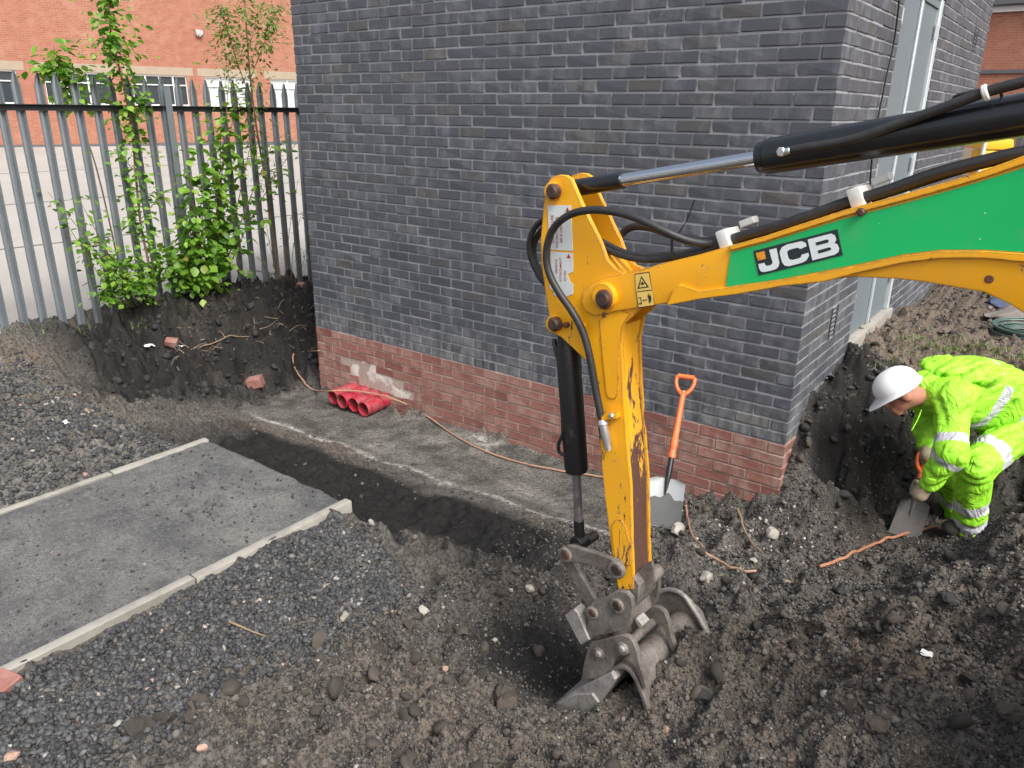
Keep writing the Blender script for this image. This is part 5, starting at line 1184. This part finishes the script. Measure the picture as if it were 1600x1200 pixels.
p = at(1537, 232, 14.0); p[2] = .2; zt_ = at(1537, 214, 14.0)[2]; obj('marker_post', join([cyl(p, A((p[0], p[1], zt_)), .035, 12), cyl(A((p[0], p[1], zt_-.1)), A((p[0], p[1], zt_+.02)), .040, 12)]), M['white'], label='white post beside the yellow grit bin', cat='post')
lo = at(1584, 238, 17.0); hi = at(1640, 212, 17.0); cladp = [A((lo[0]+i*.13, lo[1]+.02*i, 0)) for i in range(24)]
clad = empty('timber_screen', (lo[0], lo[1], .2), 'grey boarded screen fence right of the yellow grit bin', 'fence')
for q in cladp: obj('board', box((q[0], q[1], .1), (q[0]+.12, q[1]+.025, hi[2]), .004), M['slate'], clad)
# ------------------------------------------------------------------ plants along the fence
def leaf_geo(L, W_, fold=.25):
    V = [(0, 0, 0), (W_*.42, L*.28, fold*W_*.5), (W_*.5, L*.52, fold*W_*.55), (W_*.30, L*.82, fold*W_*.3), (0, L, -.04*L), (-W_*.30, L*.82, fold*W_*.3), (-W_*.5, L*.52, fold*W_*.55), (-W_*.42, L*.28, fold*W_*.5), (0, L*.4, 0), (0, L*.7, 0)]
    F = [(0, 1, 8), (1, 2, 8), (2, 9, 8), (2, 3, 9), (3, 4, 9), (0, 8, 7), (7, 8, 6), (6, 8, 9), (6, 9, 5), (5, 9, 4)]
    return A(V), F
def leaf_rot(r_, outward=None):
    az = r_.uniform(0, 2*math.pi) if outward is None else math.atan2(-outward[0], outward[1])+r_.uniform(-.9, .9)
    return Matrix.Rotation(az, 3, 'Z')@Matrix.Rotation(r_.uniform(-1.1, .25), 3, 'X')@Matrix.Rotation(r_.uniform(-.6, .6), 3, 'Y')
def plant(name, base_, stems, leafspec, label, cat, leafm='leaf', seed=1, singles=0, stem_m='bark'):
    """stems: polylines in 3-D with a radius; leafspec: per stem (count, spread, size lo, hi, from, to)"""
    r_ = random.Random(seed); e = empty(name, base_, label, cat); placed = []
    for (P, rad), spec in zip(stems, leafspec):
        obj('stem', tube(P, [rad, rad*.35], 6, 4), M[stem_m], e)
        if not spec: continue
        cnt, spr, lo, hi, t0, t1 = spec; Q_ = A(smooth_path(P, 8)); c_ = 0
        for _ in range(cnt):
            t = r_.uniform(t0, t1); p = Q_[min(len(Q_)-1, int(t*(len(Q_)-1)))]; off = A((r_.gauss(0, 1), r_.gauss(0, 1), r_.gauss(0, .7))); off = off/np.linalg.norm(off)*abs(r_.gauss(0, spr))
            placed.append((p+off, off, r_.uniform(lo, hi)))
    V, F = leaf_geo(1, .78 if leafm == 'leaf' else .46); allV, allF, n = [], [], 0; meL = None
    for i, (p, off, s_) in enumerate(placed):
        R = leaf_rot(r_, off)
        if i < singles:
            if meL is None: q_ = obj('leaf', (V, F), M[leafm], base=(0, 0, 0), ang=179); meL = q_.data; bpy.data.objects.remove(q_)
            inst('leaf', meL, p, e, rot=R.to_euler(), scale=(s_, s_, s_))
        else:
            allV.append((V*s_)@np.array(R).T+p); allF += [tuple(k+n for k in f) for f in F]; n += len(V)
    if allV: obj('foliage', (np.vstack(allV), allF), M[leafm], e, ang=179, kind='stuff')
    return e
XF = -5.93
def sx(L, x=XF): return [onX(px, py, x) for px, py in L]
plant('sapling', onX(245, 470, XF), [(sx([(245, 475), (232, 410), (219, 344), (212, 270), (206, 203), (196, 150), (187, 109), (178, 70), (172, 40), (170, 5), (168, -25)]), .014), (sx([(206, 203), (214, 170), (222, 150)]), .004), (sx([(187, 109), (170, 80), (160, 66)]), .004), (sx([(212, 270), (190, 245), (172, 235)]), .004), (sx([(219, 344), (240, 318), (250, 300)]), .004), (sx([(180, 85), (196, 78), (205, 60)]), .003), (sx([(226, 380), (205, 350), (195, 320)]), .004)],
      [(680, .13, .035, .085, .12, 1), (60, .07, .04, .07, .3, 1), (26, .07, .04, .07, .3, 1), (26, .08, .04, .07, .3, 1), (30, .08, .04, .07, .3, 1), (20, .06, .04, .07, .3, 1), (24, .08, .04, .07, .2, 1)], 'slender leafy sapling with one tall stem in front of the fence pales', 'sapling', 'leaf', 3, 60)
plant('sapling', onX(432, 440, XF), [(sx([(440, 445), (428, 380), (418, 300), (404, 220), (396, 165), (390, 110), (386, 60), (383, 10), (380, -30)]), .014), (sx([(396, 165), (375, 110), (362, 70), (352, 35), (345, 5)]), .006), (sx([(392, 120), (410, 75), (422, 40), (430, 10)]), .006), (sx([(404, 220), (372, 160), (355, 110), (350, 60)]), .005), (sx([(388, 80), (398, 40), (405, 5)]), .004), (sx([(418, 300), (436, 250), (448, 210)]), .004)],
      [(520, .15, .035, .07, .25, 1), (400, .14, .035, .065, .3, 1), (400, .14, .035, .065, .3, 1), (150, .12, .03, .055, .3, 1), (70, .09, .03, .055, .3, 1), (40, .08, .03, .055, .3, 1)], 'tall feathery sapling with olive leaves beside the building edge', 'sapling', 'leaf_dull', 5, 40)
sh_st, sh_sp = [], []
r9 = random.Random(9)
for (b0, tip, cnt) in (((300, 455), (268, 380), 70), ((310, 452), (300, 330), 90), ((318, 450), (325, 250), 120), ((322, 452), (345, 190), 130), ((315, 452), (290, 220), 70), ((330, 450), (372, 150), 110), ((335, 448), (398, 195), 55), ((300, 456), (262, 420), 60), ((325, 452), (362, 330), 80), ((312, 452), (340, 385), 90), ((330, 450), (358, 118), 70), ((340, 446), (430, 215), 40), ((345, 446), (462, 225), 34), ((330, 450), (305, 400), 80)):
    mid = ((b0[0]+tip[0])/2+r9.uniform(-10, 10), (b0[1]+tip[1])/2)
    x0 = XF+r9.uniform(-.02, .14); sh_st.append(([onX(*b0, XF+.02), onX(*mid, x0), onX(*tip, x0+.05)], .008)); sh_sp.append((int(cnt*1.6), .14, .04, .11, .15, 1))
plant('shrub', onX(318, 452, XF), sh_st, sh_sp, 'bushy shrub with big round bright green leaves growing through the fence', 'shrub', 'leaf', 9, 300)
st2, sp2 = [], []
for (b0, tip, cnt) in (((205, 480), (150, 360), 46), ((215, 478), (118, 300), 30), ((190, 485), (95, 335), 26), ((210, 480), (175, 420), 60), ((220, 476), (200, 400), 60), ((230, 472), (248, 400), 60), ((200, 482), (160, 455), 50), ((222, 474), (130, 390), 34), ((205, 480), (75, 300), 22), ((228, 474), (205, 445), 70)):
    mid = ((b0[0]+tip[0])/2+r9.uniform(-12, 12), (b0[1]+tip[1])/2-8); x0 = XF+r9.uniform(-.02, .12)
    st2.append(([onX(*b0, XF), onX(*mid, x0), onX(*tip, x0)], .005)); sp2.append((int(cnt*1.9), .10, .03, .075, .25, 1))
plant('bramble', onX(210, 480, XF), st2, sp2, 'straggly bramble with small leaves at the foot of the fence left of the shrub', 'bramble', 'leaf', 13, 60)
plant('sapling', onX(180, 470, XF-.3), [([onX(192, 440, XF-.3), onX(150, 260, XF-.32), onX(118, 180, XF-.32), onX(95, 115, XF-.32), onX(84, 72, XF-.32)], .009), ([onX(112, 165, XF-.32), onX(120, 130, XF-.3), onX(126, 112, XF-.3)], .004), ([onX(100, 128, XF-.32), onX(78, 108, XF-.3), onX(62, 100, XF-.3)], .004)], [(150, .12, .05, .10, .55, 1), (60, .10, .05, .09, .2, 1), (60, .09, .05, .09, .2, 1)], 'young sapling with a leafy top behind the fence at the left', 'sapling', 'leaf', 17, 40)
st3, sp3 = [], []
for (b0, tip, cnt) in (((455, 440), (472, 330), 20), ((448, 442), (440, 330), 20), ((440, 442), (415, 340), 26), ((460, 438), (478, 390), 20), ((435, 445), (402, 400), 24), ((380, 448), (372, 380), 24), ((445, 442), (466, 280), 16)):
    x0 = XF+r9.uniform(-.02, .15); st3.append(([onX(*b0, XF), onX((b0[0]+tip[0])/2+r9.uniform(-5, 5), (b0[1]+tip[1])/2, x0), onX(*tip, x0)], .005)); sp3.append((cnt, .06, .02, .045, .3, 1))
plant('weeds', onX(445, 442, XF), st3, sp3, 'thin brown stemmed weeds at the fence foot next to the building', 'weeds', 'leaf_dull', 23, 0)
# sparse grass and weeds at the fence foot and behind the worker
def tufts(name, spots, label, m, h0, h1, seed, nb=26, spread=.08):
    r_ = random.Random(seed); V, F, n = [], [], 0
    for p in spots:
        for _ in range(nb):
            q = A(p)+A((r_.gauss(0, spread), r_.gauss(0, spread), 0)); q[2] = float(ground_z(q[0], q[1]))-.005; a = r_.uniform(0, 6.28); h = r_.uniform(h0, h1); l_ = A((math.cos(a), math.sin(a), 0)); s_ = np.cross(l_, A((0, 0, 1)))*.004; b_ = r_.uniform(.2, .8)
            V += [q-s_, q+s_, q+A((0, 0, h*.6))+l_*h*b_*.35+s_*.7, q+A((0, 0, h*.6))+l_*h*b_*.35-s_*.7, q+A((0, 0, h*.85))+l_*h*b_]; F += [(n, n+1, n+2, n+3), (n+3, n+2, n+4)]; n += 5
    obj(name, (V, F), m, kind='stuff', base=(0, 0, 0), ang=179, label=label, cat='grass')
tufts('grass', [onX(x, 470-.12*(x-200), XF+r9.uniform(-.1, .1)) for x in range(20, 480, 26)], 'sparse grass along the foot of the fence', M['leaf_dull'], .03, .11, 4, 8, .07)
tufts('grass', [A((x, y, .2)) for x, y in [(r9.uniform(.35, 1.3), r9.uniform(1.25, 2.1)) for _ in range(46)]], 'thin grass on the brown ground behind the worker', M['leaf_dull'], .02, .06, 6, 40, .09)
# ------------------------------------------------------------------ worker bending in the pit
def surface_net(fn, lo, hi, h):
    lo, hi = A(lo), A(hi); n = np.ceil((hi-lo)/h).astype(int)+1
    ax_ = [lo[i]+h*np.arange(n[i]) for i in range(3)]
    P = np.stack(np.meshgrid(*ax_, indexing='ij'), -1).astype(np.float32); D = fn(P.reshape(-1, 3)).reshape(n).astype(np.float32)
    ins = D < 0; acc = np.zeros((*(n-1), 3), np.float32); cnt = np.zeros(n-1, np.float32)
    cs = [(a, b, c) for a in (0, 1) for b in (0, 1) for c in (0, 1)]
    sl = lambda c: tuple(slice(c[i], n[i]-1+c[i]) for i in range(3))
    for a in cs:
        for i in range(3):
            if a[i]: continue
            b = list(a); b[i] = 1; b = tuple(b); d0, d1 = D[sl(a)], D[sl(b)]; x = (d0 < 0) != (d1 < 0); t = np.where(x, d0/(d0-d1+1e-12), 0)
            o_ = np.zeros((*(n-1), 3), np.float32); o_[...] = a; o_[..., i] = t; acc += o_*x[..., None]; cnt += x
    act = cnt > 0; idx = -np.ones(n-1, int); idx[act] = np.arange(act.sum())
    V = lo+h*(np.argwhere(act)+acc[act]/cnt[act][:, None]); F = []
    for i in range(3):
        j, k = (i+1) % 3, (i+2) % 3; s0 = [slice(1, m_-1) for m_ in n]; s0[i] = slice(0, n[i]-1); s1 = list(s0); s1[i] = slice(1, n[i])
        e0, e1 = ins[tuple(s0)], ins[tuple(s1)]; w = np.argwhere(e0 != e1); off = np.array([1, 1, 1]); off[i] = 0; w = w+off
        q = []
        for dj, dk in ((-1, -1), (0, -1), (0, 0), (-1, 0)):
            c = w.copy(); c[:, j] += dj; c[:, k] += dk; q.append(idx[c[:, 0], c[:, 1], c[:, 2]])
        q = np.stack(q, -1); fl = ins[tuple((w).T)] if False else e0[e0 != e1]
        q[~fl] = q[~fl][:, ::-1]; F.append(q)
    F = np.vstack(F); return V, F[(F >= 0).all(1)]
def cap(P, a, b, ra, rb):
    a, b = A(a).astype(np.float32), A(b).astype(np.float32); ab = b-a; t = np.clip(((P-a)@ab)/(ab@ab+1e-9), 0, 1); return np.linalg.norm(P-(a+t[:, None]*ab), axis=1)-(ra+(rb-ra)*t)
def ell(P, c, ax, r):                       # ax: rows are unit axes
    q = ((P-A(c).astype(np.float32))@A(ax).T.astype(np.float32))/A(r).astype(np.float32); k = np.linalg.norm(q, axis=1); return (k-1)*min(r)
def su(ds, k):
    d = ds[0]
    for e in ds[1:]: h = np.clip(.5+.5*(d-e)/k, 0, 1); d = d*(1-h)+e*h-k*h*(1-h)
    return d
def fold(P, f, amp, seed):
    c1 = np.abs(np.sin(P@A((f*.35, f*.25, -f*.62))+2.3*np.sin(P@A((f*.30, -f*.5, f*.25))+seed)+seed)); c2 = np.abs(np.sin(P@A((-f*.7, f*.5, f*.75))+1.7*np.sin(P@A((f*.45, f*.3, -f*.5))+seed*2))); return amp*(1.1-1.5*c1**.6+.5-.7*c2**.7)
# joints
hd = at(1408, 612, 4.34); nk = at(1447, 618, 4.42); shL = at(1487, 628, 4.28); shR = at(1466, 600, 4.66); chest = at(1500, 612, 4.50); belly = at(1556, 625, 4.56); pel = at(1606, 652, 4.62)
elL = at(1487, 708, 4.16); haL = at(1434, 776, 4.32); elR = at(1450, 668, 4.74); haR = at(1449, 716, 4.60)
hipL = at(1592, 672, 4.50); knL = at(1524, 728, 4.34); anL = at(1513, 826, 4.58); toL = at(1482, 838, 4.60)
hipR = at(1605, 662, 4.76); knR = at(1492, 742, 4.72); anR = at(1492, 800, 4.98); toR = at(1462, 812, 5.0)
gfl = float(ground_z(anL[0], anL[1])); gfr = float(ground_z(anR[0], anR[1]))
fwd = (hd-nk)+A((0, 0, -.12)); fwd /= np.linalg.norm(fwd)               # where the face points: down to the left
fw = A((-.62, -.28, -.55)); fw /= np.linalg.norm(fw)
upv = A((-.30, -.06, .95)); upv -= fw*(upv@fw); upv /= np.linalg.norm(upv); sdv = np.cross(upv, fw)
AXH = np.stack([fw, sdv, upv])
def body_sdf(P):
    c = hd
    skull = ell(P, c+upv*.03, AXH, (.092, .072, .094)); jaw = ell(P, c+fw*.028-upv*.050, AXH, (.064, .053, .060))
    nose = cap(P, c+fw*.088+upv*.000, c+fw*.106-upv*.028, .010, .015); brow = cap(P, c+fw*.090+upv*.018+sdv*.035, c+fw*.090+upv*.018-sdv*.035, .014, .014)
    mouth = cap(P, c+fw*.092-upv*.066+sdv*.02, c+fw*.092-upv*.066-sdv*.02, .010, .010); chin = ell(P, c+fw*.075-upv*.098, AXH, (.025, .028, .022))
    ears = [ell(P, c-fw*.005+s_*sdv*.080-upv*.012, AXH, (.026, .012, .034)) for s_ in (1, -1)]
    eyes = [-(np.linalg.norm(P-(c+fw*.094+s_*sdv*.032+upv*.000), axis=1)-.013) for s_ in (1, -1)]
    h = su([skull, jaw, nose, brow, mouth, chin, *ears], .022)
    for e in eyes: h = np.maximum(h, e*.6-.004) if False else h+.006*np.exp(-((e)/.012)**2)
    ds = [h, cap(P, hd-fw*.03-upv*.05, nk, .058, .065), cap(P, nk, chest, .075, .135), cap(P, shL, shR, .075, .075), cap(P, chest, belly, .135, .13), cap(P, belly, pel, .13, .135), cap(P, shL, elL, .055, .043), cap(P, elL, haL, .042, .030), cap(P, shR, elR, .055, .043), cap(P, elR, haR, .042, .030),
          cap(P, hipL, knL, .085, .058), cap(P, knL, anL, .055, .040), cap(P, hipR, knR, .085, .058), cap(P, knR, anR, .055, .040), cap(P, pel, hipL, .12, .09), cap(P, pel, hipR, .12, .09)]
    return su(ds, .028)
allj = A([hd, nk, shL, shR, pel, elL, haL, elR, haR, hipL, knL, anL, toL, hipR, knR, anR, toR])
blo, bhi = allj.min(0)-.20, allj.max(0)+.20
M['skin'] = simple('skin', (.40, .18, .12), .5, 0, .12, 20); M['skin'].node_tree.nodes['Principled BSDF'].inputs['Subsurface Weight'].default_value = .1
def m_hivis(name, kind):
    m, nt, b = start(name); P = pos(nt); a = nd(nt, 'Attribute', attribute_name='band').outputs['Fac']; n1 = noise(nt, 6, 5, .6, P)
    g = ramp(nt, noise(nt, 12, 7, .7, P), [(.56, 0), (.74, 1)])
    col = mixc(nt, n1, (.26, .68, .026), (.36, .78, .044)); col = mixc(nt, math_(nt, 'MULTIPLY', g, .30), col, (.20, .24, .05)); mud = ramp(nt, noise(nt, 20, 8, .75, P), [(.60, 0), (.68, 1)]); col = mixc(nt, math_(nt, 'MULTIPLY', mud, .5), col, (.10, .085, .05))
    t = math_(nt, 'GREATER_THAN', a, .5); gry = mixc(nt, noise(nt, 30, 5, .7, P), (.40, .41, .43), (.62, .63, .66)); col = mixc(nt, t, col, gry)
    setc(nt, b, col); setv(nt, b, 'Roughness', math_(nt, 'MULTIPLY_ADD', t, -.2, .62)); b.inputs['Specular IOR Level'].default_value = .4
    w = math_(nt, 'ABSOLUTE', math_(nt, 'SUBTRACT', noise(nt, 8, 3, .5, P, 1.4), .5)); bump(nt, b, w, .65, .06); return m
M['hivis'] = m_hivis('hi_vis_fabric', 0)
M['helmet'] = simple('white_helmet', (.80, .81, .80), .32, 0, .03, 6, coat=.2)
M['glove'] = simple('work_glove', (.34, .28, .19), .9, 0, .25, 30, (.12, .10, .08), .4, bmp=.3)
M['boot'] = simple('muddy_boot', (.045, .038, .032), .9, 0, .3, 30)
V, F = surface_net(body_sdf, allj.min(0)-.15, allj.max(0)+.16, .0105)
person = obj('person', (V, F), M['skin'], label='worker in yellow hi-vis suit and white helmet bending over in the pit', cat='person', ang=179, base=(anL[0], anL[1], gfl))
def with_bands(o, band):
    V = A([v.co[:] for v in o.data.vertices])+ORG[o.name]; o.data.attributes.new('band', 'FLOAT', 'POINT').data.foreach_set('value', band(V).astype(np.float32)); return o
def seg_t(P, a, b): ab = b-a; t = ((P-a)@ab)/(ab@ab); return t, np.linalg.norm(P-(a+np.clip(t, 0, 1)[:, None]*ab), axis=1)
hemL = haL+(elL-haL)*.36; hemR = haR+(elR-haR)*.40; low = belly+(pel-belly)*.95+A((0, 0, -.02))
colr = nk+(chest-nk)*.1
def jacket_sdf(P):
    ds = [cap(P, nk+(hd-nk)*.08, nk, .075, .105), cap(P, nk, chest, .105, .185), cap(P, shL, shR, .105, .105), cap(P, chest, belly, .200, .200), cap(P, belly, low, .200, .205), ell(P, chest+(belly-chest)*.4+A((.02, 0, .09)), np.eye(3), (.22, .17, .13)), cap(P, shL, elL, .092, .078), cap(P, elL, hemL, .078, .058), cap(P, shR, elR, .092, .078), cap(P, elR, hemR, .078, .058),
          ell(P, nk+(chest-nk)*.35+A((.02, -.02, .085)), np.eye(3), (.15, .15, .075)), cap(P, chest+A((0, 0, .06)), shL+A((.02, 0, .04)), .10, .075)]
    return su(ds, .05)+fold(P, 34, .012, 1.0)
V, F = surface_net(jacket_sdf, A([nk, shL, shR, pel, elL, elR, hemL, hemR]).min(0)-.23, A([nk, shL, shR, pel, elL, elR, hemL]).max(0)+.24, .0115)
def jband(P):
    out = np.zeros(len(P)); tb, db = seg_t(P, chest, pel); ta, da = seg_t(P, shL, elL); tf, df = seg_t(P, elL, hemL); tr, dr = seg_t(P, shR, elR); tg, dg = seg_t(P, elR, hemR)
    arm = np.minimum(da, df) < .105; armr = np.minimum(dr, dg) < .105; torso = (db < .24) & ~(arm & (P[:, 2] < shL[2]-.10))
    out[torso & (np.abs(tb-.20) < .065)] = 1; out[torso & (np.abs(tb-.58) < .065)] = 1
    out[(da < .13) & (np.abs(ta-.78) < .085) & ~torso] = 1; out[(df < .12) & (np.abs(tf-.22) < .09)] = 1
    return out
jk = with_bands(obj('jacket', (V, F), M['hivis'], person, ang=179), jband)
cutL = anL+(knL-anL)*.02; cutR = anR+(knR-anR)*.05
def trouser_sdf(P):
    legs = [su([cap(P, hipL, knL, .120, .096), cap(P, knL, cutL, .094, .088)], .03), su([cap(P, hipR, knR, .120, .096), cap(P, knR, cutR, .094, .086)], .03)]
    d = su([cap(P, pel, hipL, .155, .125), cap(P, pel, hipR, .155, .125), *legs], .035)+fold(P, 40, .012, 2.2)
    ax1 = (cutL-knL)/np.linalg.norm(cutL-knL); d = np.where(np.linalg.norm(P-cutL, axis=1) < .16, np.maximum(d, (P-cutL)@ax1-.02), d); return d
V, F = surface_net(trouser_sdf, A([pel, hipL, hipR, knL, knR, cutL, cutR]).min(0)-.18, A([pel, hipL, hipR, knL, knR, cutL, cutR]).max(0)+.19, .0115)
def tband(P):
    out = np.zeros(len(P)); a, da = seg_t(P, hipL, knL); b_, db = seg_t(P, knL, cutL); c, dc = seg_t(P, knR, cutR); e, de = seg_t(P, hipR, knR)
    out[(db < .13) & (np.abs(b_-.60) < .075)] = 1; out[(db < .13) & (np.abs(b_-.88) < .075)] = 1; out[(da < .15) & (np.abs(a-.68) < .09) & (da < de)] = 1
    out[(dc < .13) & (np.abs(c-.55) < .08) & (db > .13)] = 1; out[(de < .14) & (np.abs(e-.85) < .08) & (da > .15)] = 1; return out
tr = with_bands(obj('trousers', (V, F), M['hivis'], person, ang=179), tband)
def boot(an, to, g):
    top = A((an[0], an[1], max(an[2], g+.10))); t2 = A((to[0], to[1], g+.045)); h2 = A((an[0], an[1], g+.05))
    f_ = lambda P: su([cap(P, top, h2, .058, .062), cap(P, h2, t2, .060, .048)], .03)
    pts = A([top, t2, h2]); return surface_net(f_, pts.min(0)-.09, pts.max(0)+.09, .011)
for an, to, g in ((anL, toL, min(gfl, anL[2]-.03)), (anR, toR, min(gfr, anR[2]-.03))): obj('boot', boot(an, to, g), M['boot'], person, ang=179)
# collar piece and hood edge
hoodc = nk+(chest-nk)*.55+A((.03, .0, .10))
hc2 = nk+(chest-nk)*.62+A((.035, .0, .155))
def hood_sdf(P):
    return su([ell(P, hc2, np.eye(3), (.19, .17, .060)), ell(P, hc2+A((.10, .02, .0)), np.eye(3), (.10, .13, .075))], .03)+fold(P, 50, .012, 3.1)
obj('hood', surface_net(hood_sdf, hc2-A((.28, .26, .16)), hc2+A((.30, .28, .18)), .010), M['hivis'], person, ang=179)
hr_ = [hoodc+A((math.cos(t)*.15, math.sin(t)*.15, .03*math.cos(t*2+.5)+.028)) for t in np.linspace(-.3, 3.6, 14)]
obj('hood_edge', tube(hr_, [.018, .034, .036, .030, .016], 10, 3), M['hivis'], person, ang=179)
# helmet: shell, ridge and peak
hc = hd+upv*.040+fw*.004
def helmet():
    V, F, n = [], [], 30; th = np.linspace(0, math.pi/2*1.06, 12)
    for i, t in enumerate(th):
        for j in range(n):
            a_ = 2*math.pi*j/n; rx, ry, rz = .130, .108, .112
            ridge = .006*math.exp(-(math.sin(a_)*math.sin(t)/.16)**2)*math.sin(min(t*2, math.pi)) if True else 0
            V.append(hc+fw*(rx*math.sin(t)*math.cos(a_))+sdv*(ry*math.sin(t)*math.sin(a_))+upv*(rz*math.cos(t)+ridge))
    for i in range(len(th)-1):
        for j in range(n): F.append((i*n+j, i*n+(j+1) % n, (i+1)*n+(j+1) % n, (i+1)*n+j))
    b0 = (len(th)-1)*n; base_n = len(V)
    for lift, ext in ((-.004, 1.0), (-.010, .3)):
        for j in range(n):
            a_ = 2*math.pi*j/n; pk = max(0, math.cos(a_))**2*.058*ext+.009*ext
            V.append(hc+fw*((.131+pk)*math.cos(a_))+sdv*((.109+.009*ext)*math.sin(a_))+upv*(-.016+lift-.028*max(0, math.cos(a_))**3*ext))
    for j in range(n):
        k = (j+1) % n; F.append((b0+j, b0+k, base_n+k, base_n+j)); F.append((base_n+j, base_n+k, base_n+n+k, base_n+n+j))
    return A(V), F
hm = obj('helmet', helmet(), M['helmet'], person, ang=75)
# second shovel and the gloves holding it
bl_tip = onZ(1412, 838, float(ground_z(*onZ(1412, 838, -.52)[:2]))+.01); sh_top = haR+(haR-haL)*.10
sh_ax = (sh_top-bl_tip)/np.linalg.norm(sh_top-bl_tip)
shovel(bl_tip, sh_top, A((.80, .45, -.30)), .20, .24, 'muddy shovel with orange handle held by the worker', (M['blade_dull'], None, M['orange'], M['blade_dull']))
def glove(hand, wrist_from, grip_pt, axis, thumb):
    """palm, four fingers curled round the shaft and a thumb leaving the side of the palm"""
    axis = axis/np.linalg.norm(axis); w = (hand-wrist_from); w /= np.linalg.norm(w); out_ = np.cross(axis, w); out_ /= np.linalg.norm(out_)+1e-9
    if out_@(-_f) < 0: out_ = -out_
    segs = [(hand-w*.13, hand-w*.02, .040, .044)]
    palm0 = grip_pt+out_*.012
    for i, ln in enumerate((.9, 1.0, .96, .8)):
        c = grip_pt+axis*(.033-.022*i); r0 = .030; tang = np.cross(axis, out_)
        if tang@w < 0: tang = -tang
        pts = [c+out_*r0*.9-tang*.022, c+out_*r0*1.15+tang*.006, c+out_*r0*.55+tang*.030*ln, c-out_*r0*.35+tang*.027*ln, c-out_*r0*.85+tang*.004]
        for a, b in zip(pts[:-1], pts[1:]): segs.append((a, b, .0115*ln**.5, .0105*ln**.5))
        segs.append((hand-w*.02, pts[0], .026, .013))
    tg = grip_pt+axis*.045*thumb; segs += [(hand-w*.03+axis*.02*thumb, tg+out_*.03, .015, .013), (tg+out_*.03, tg+out_*.012+np.cross(axis, out_)*.03, .013, .011)]
    f_ = lambda P: su([cap(P, *s_) for s_ in segs], .008)
    pts = A([s_[0] for s_ in segs]+[s_[1] for s_ in segs]); return surface_net(f_, pts.min(0)-.06, pts.max(0)+.06, .0055)
def nearest(p): return bl_tip+sh_ax*((p-bl_tip)@sh_ax)
obj('glove', glove(haL, elL, nearest(haL), sh_ax, 1), M['glove'], person, ang=179)
obj('glove', glove(haR, elR, nearest(haR), sh_ax, 1), M['glove'], person, ang=179)
obj('drawcord', tube([at(1440, 640, 4.32), at(1434, 655, 4.30), at(1427, 668, 4.29), at(1424, 673, 4.29)], .003, 6), M['hivis'], person)
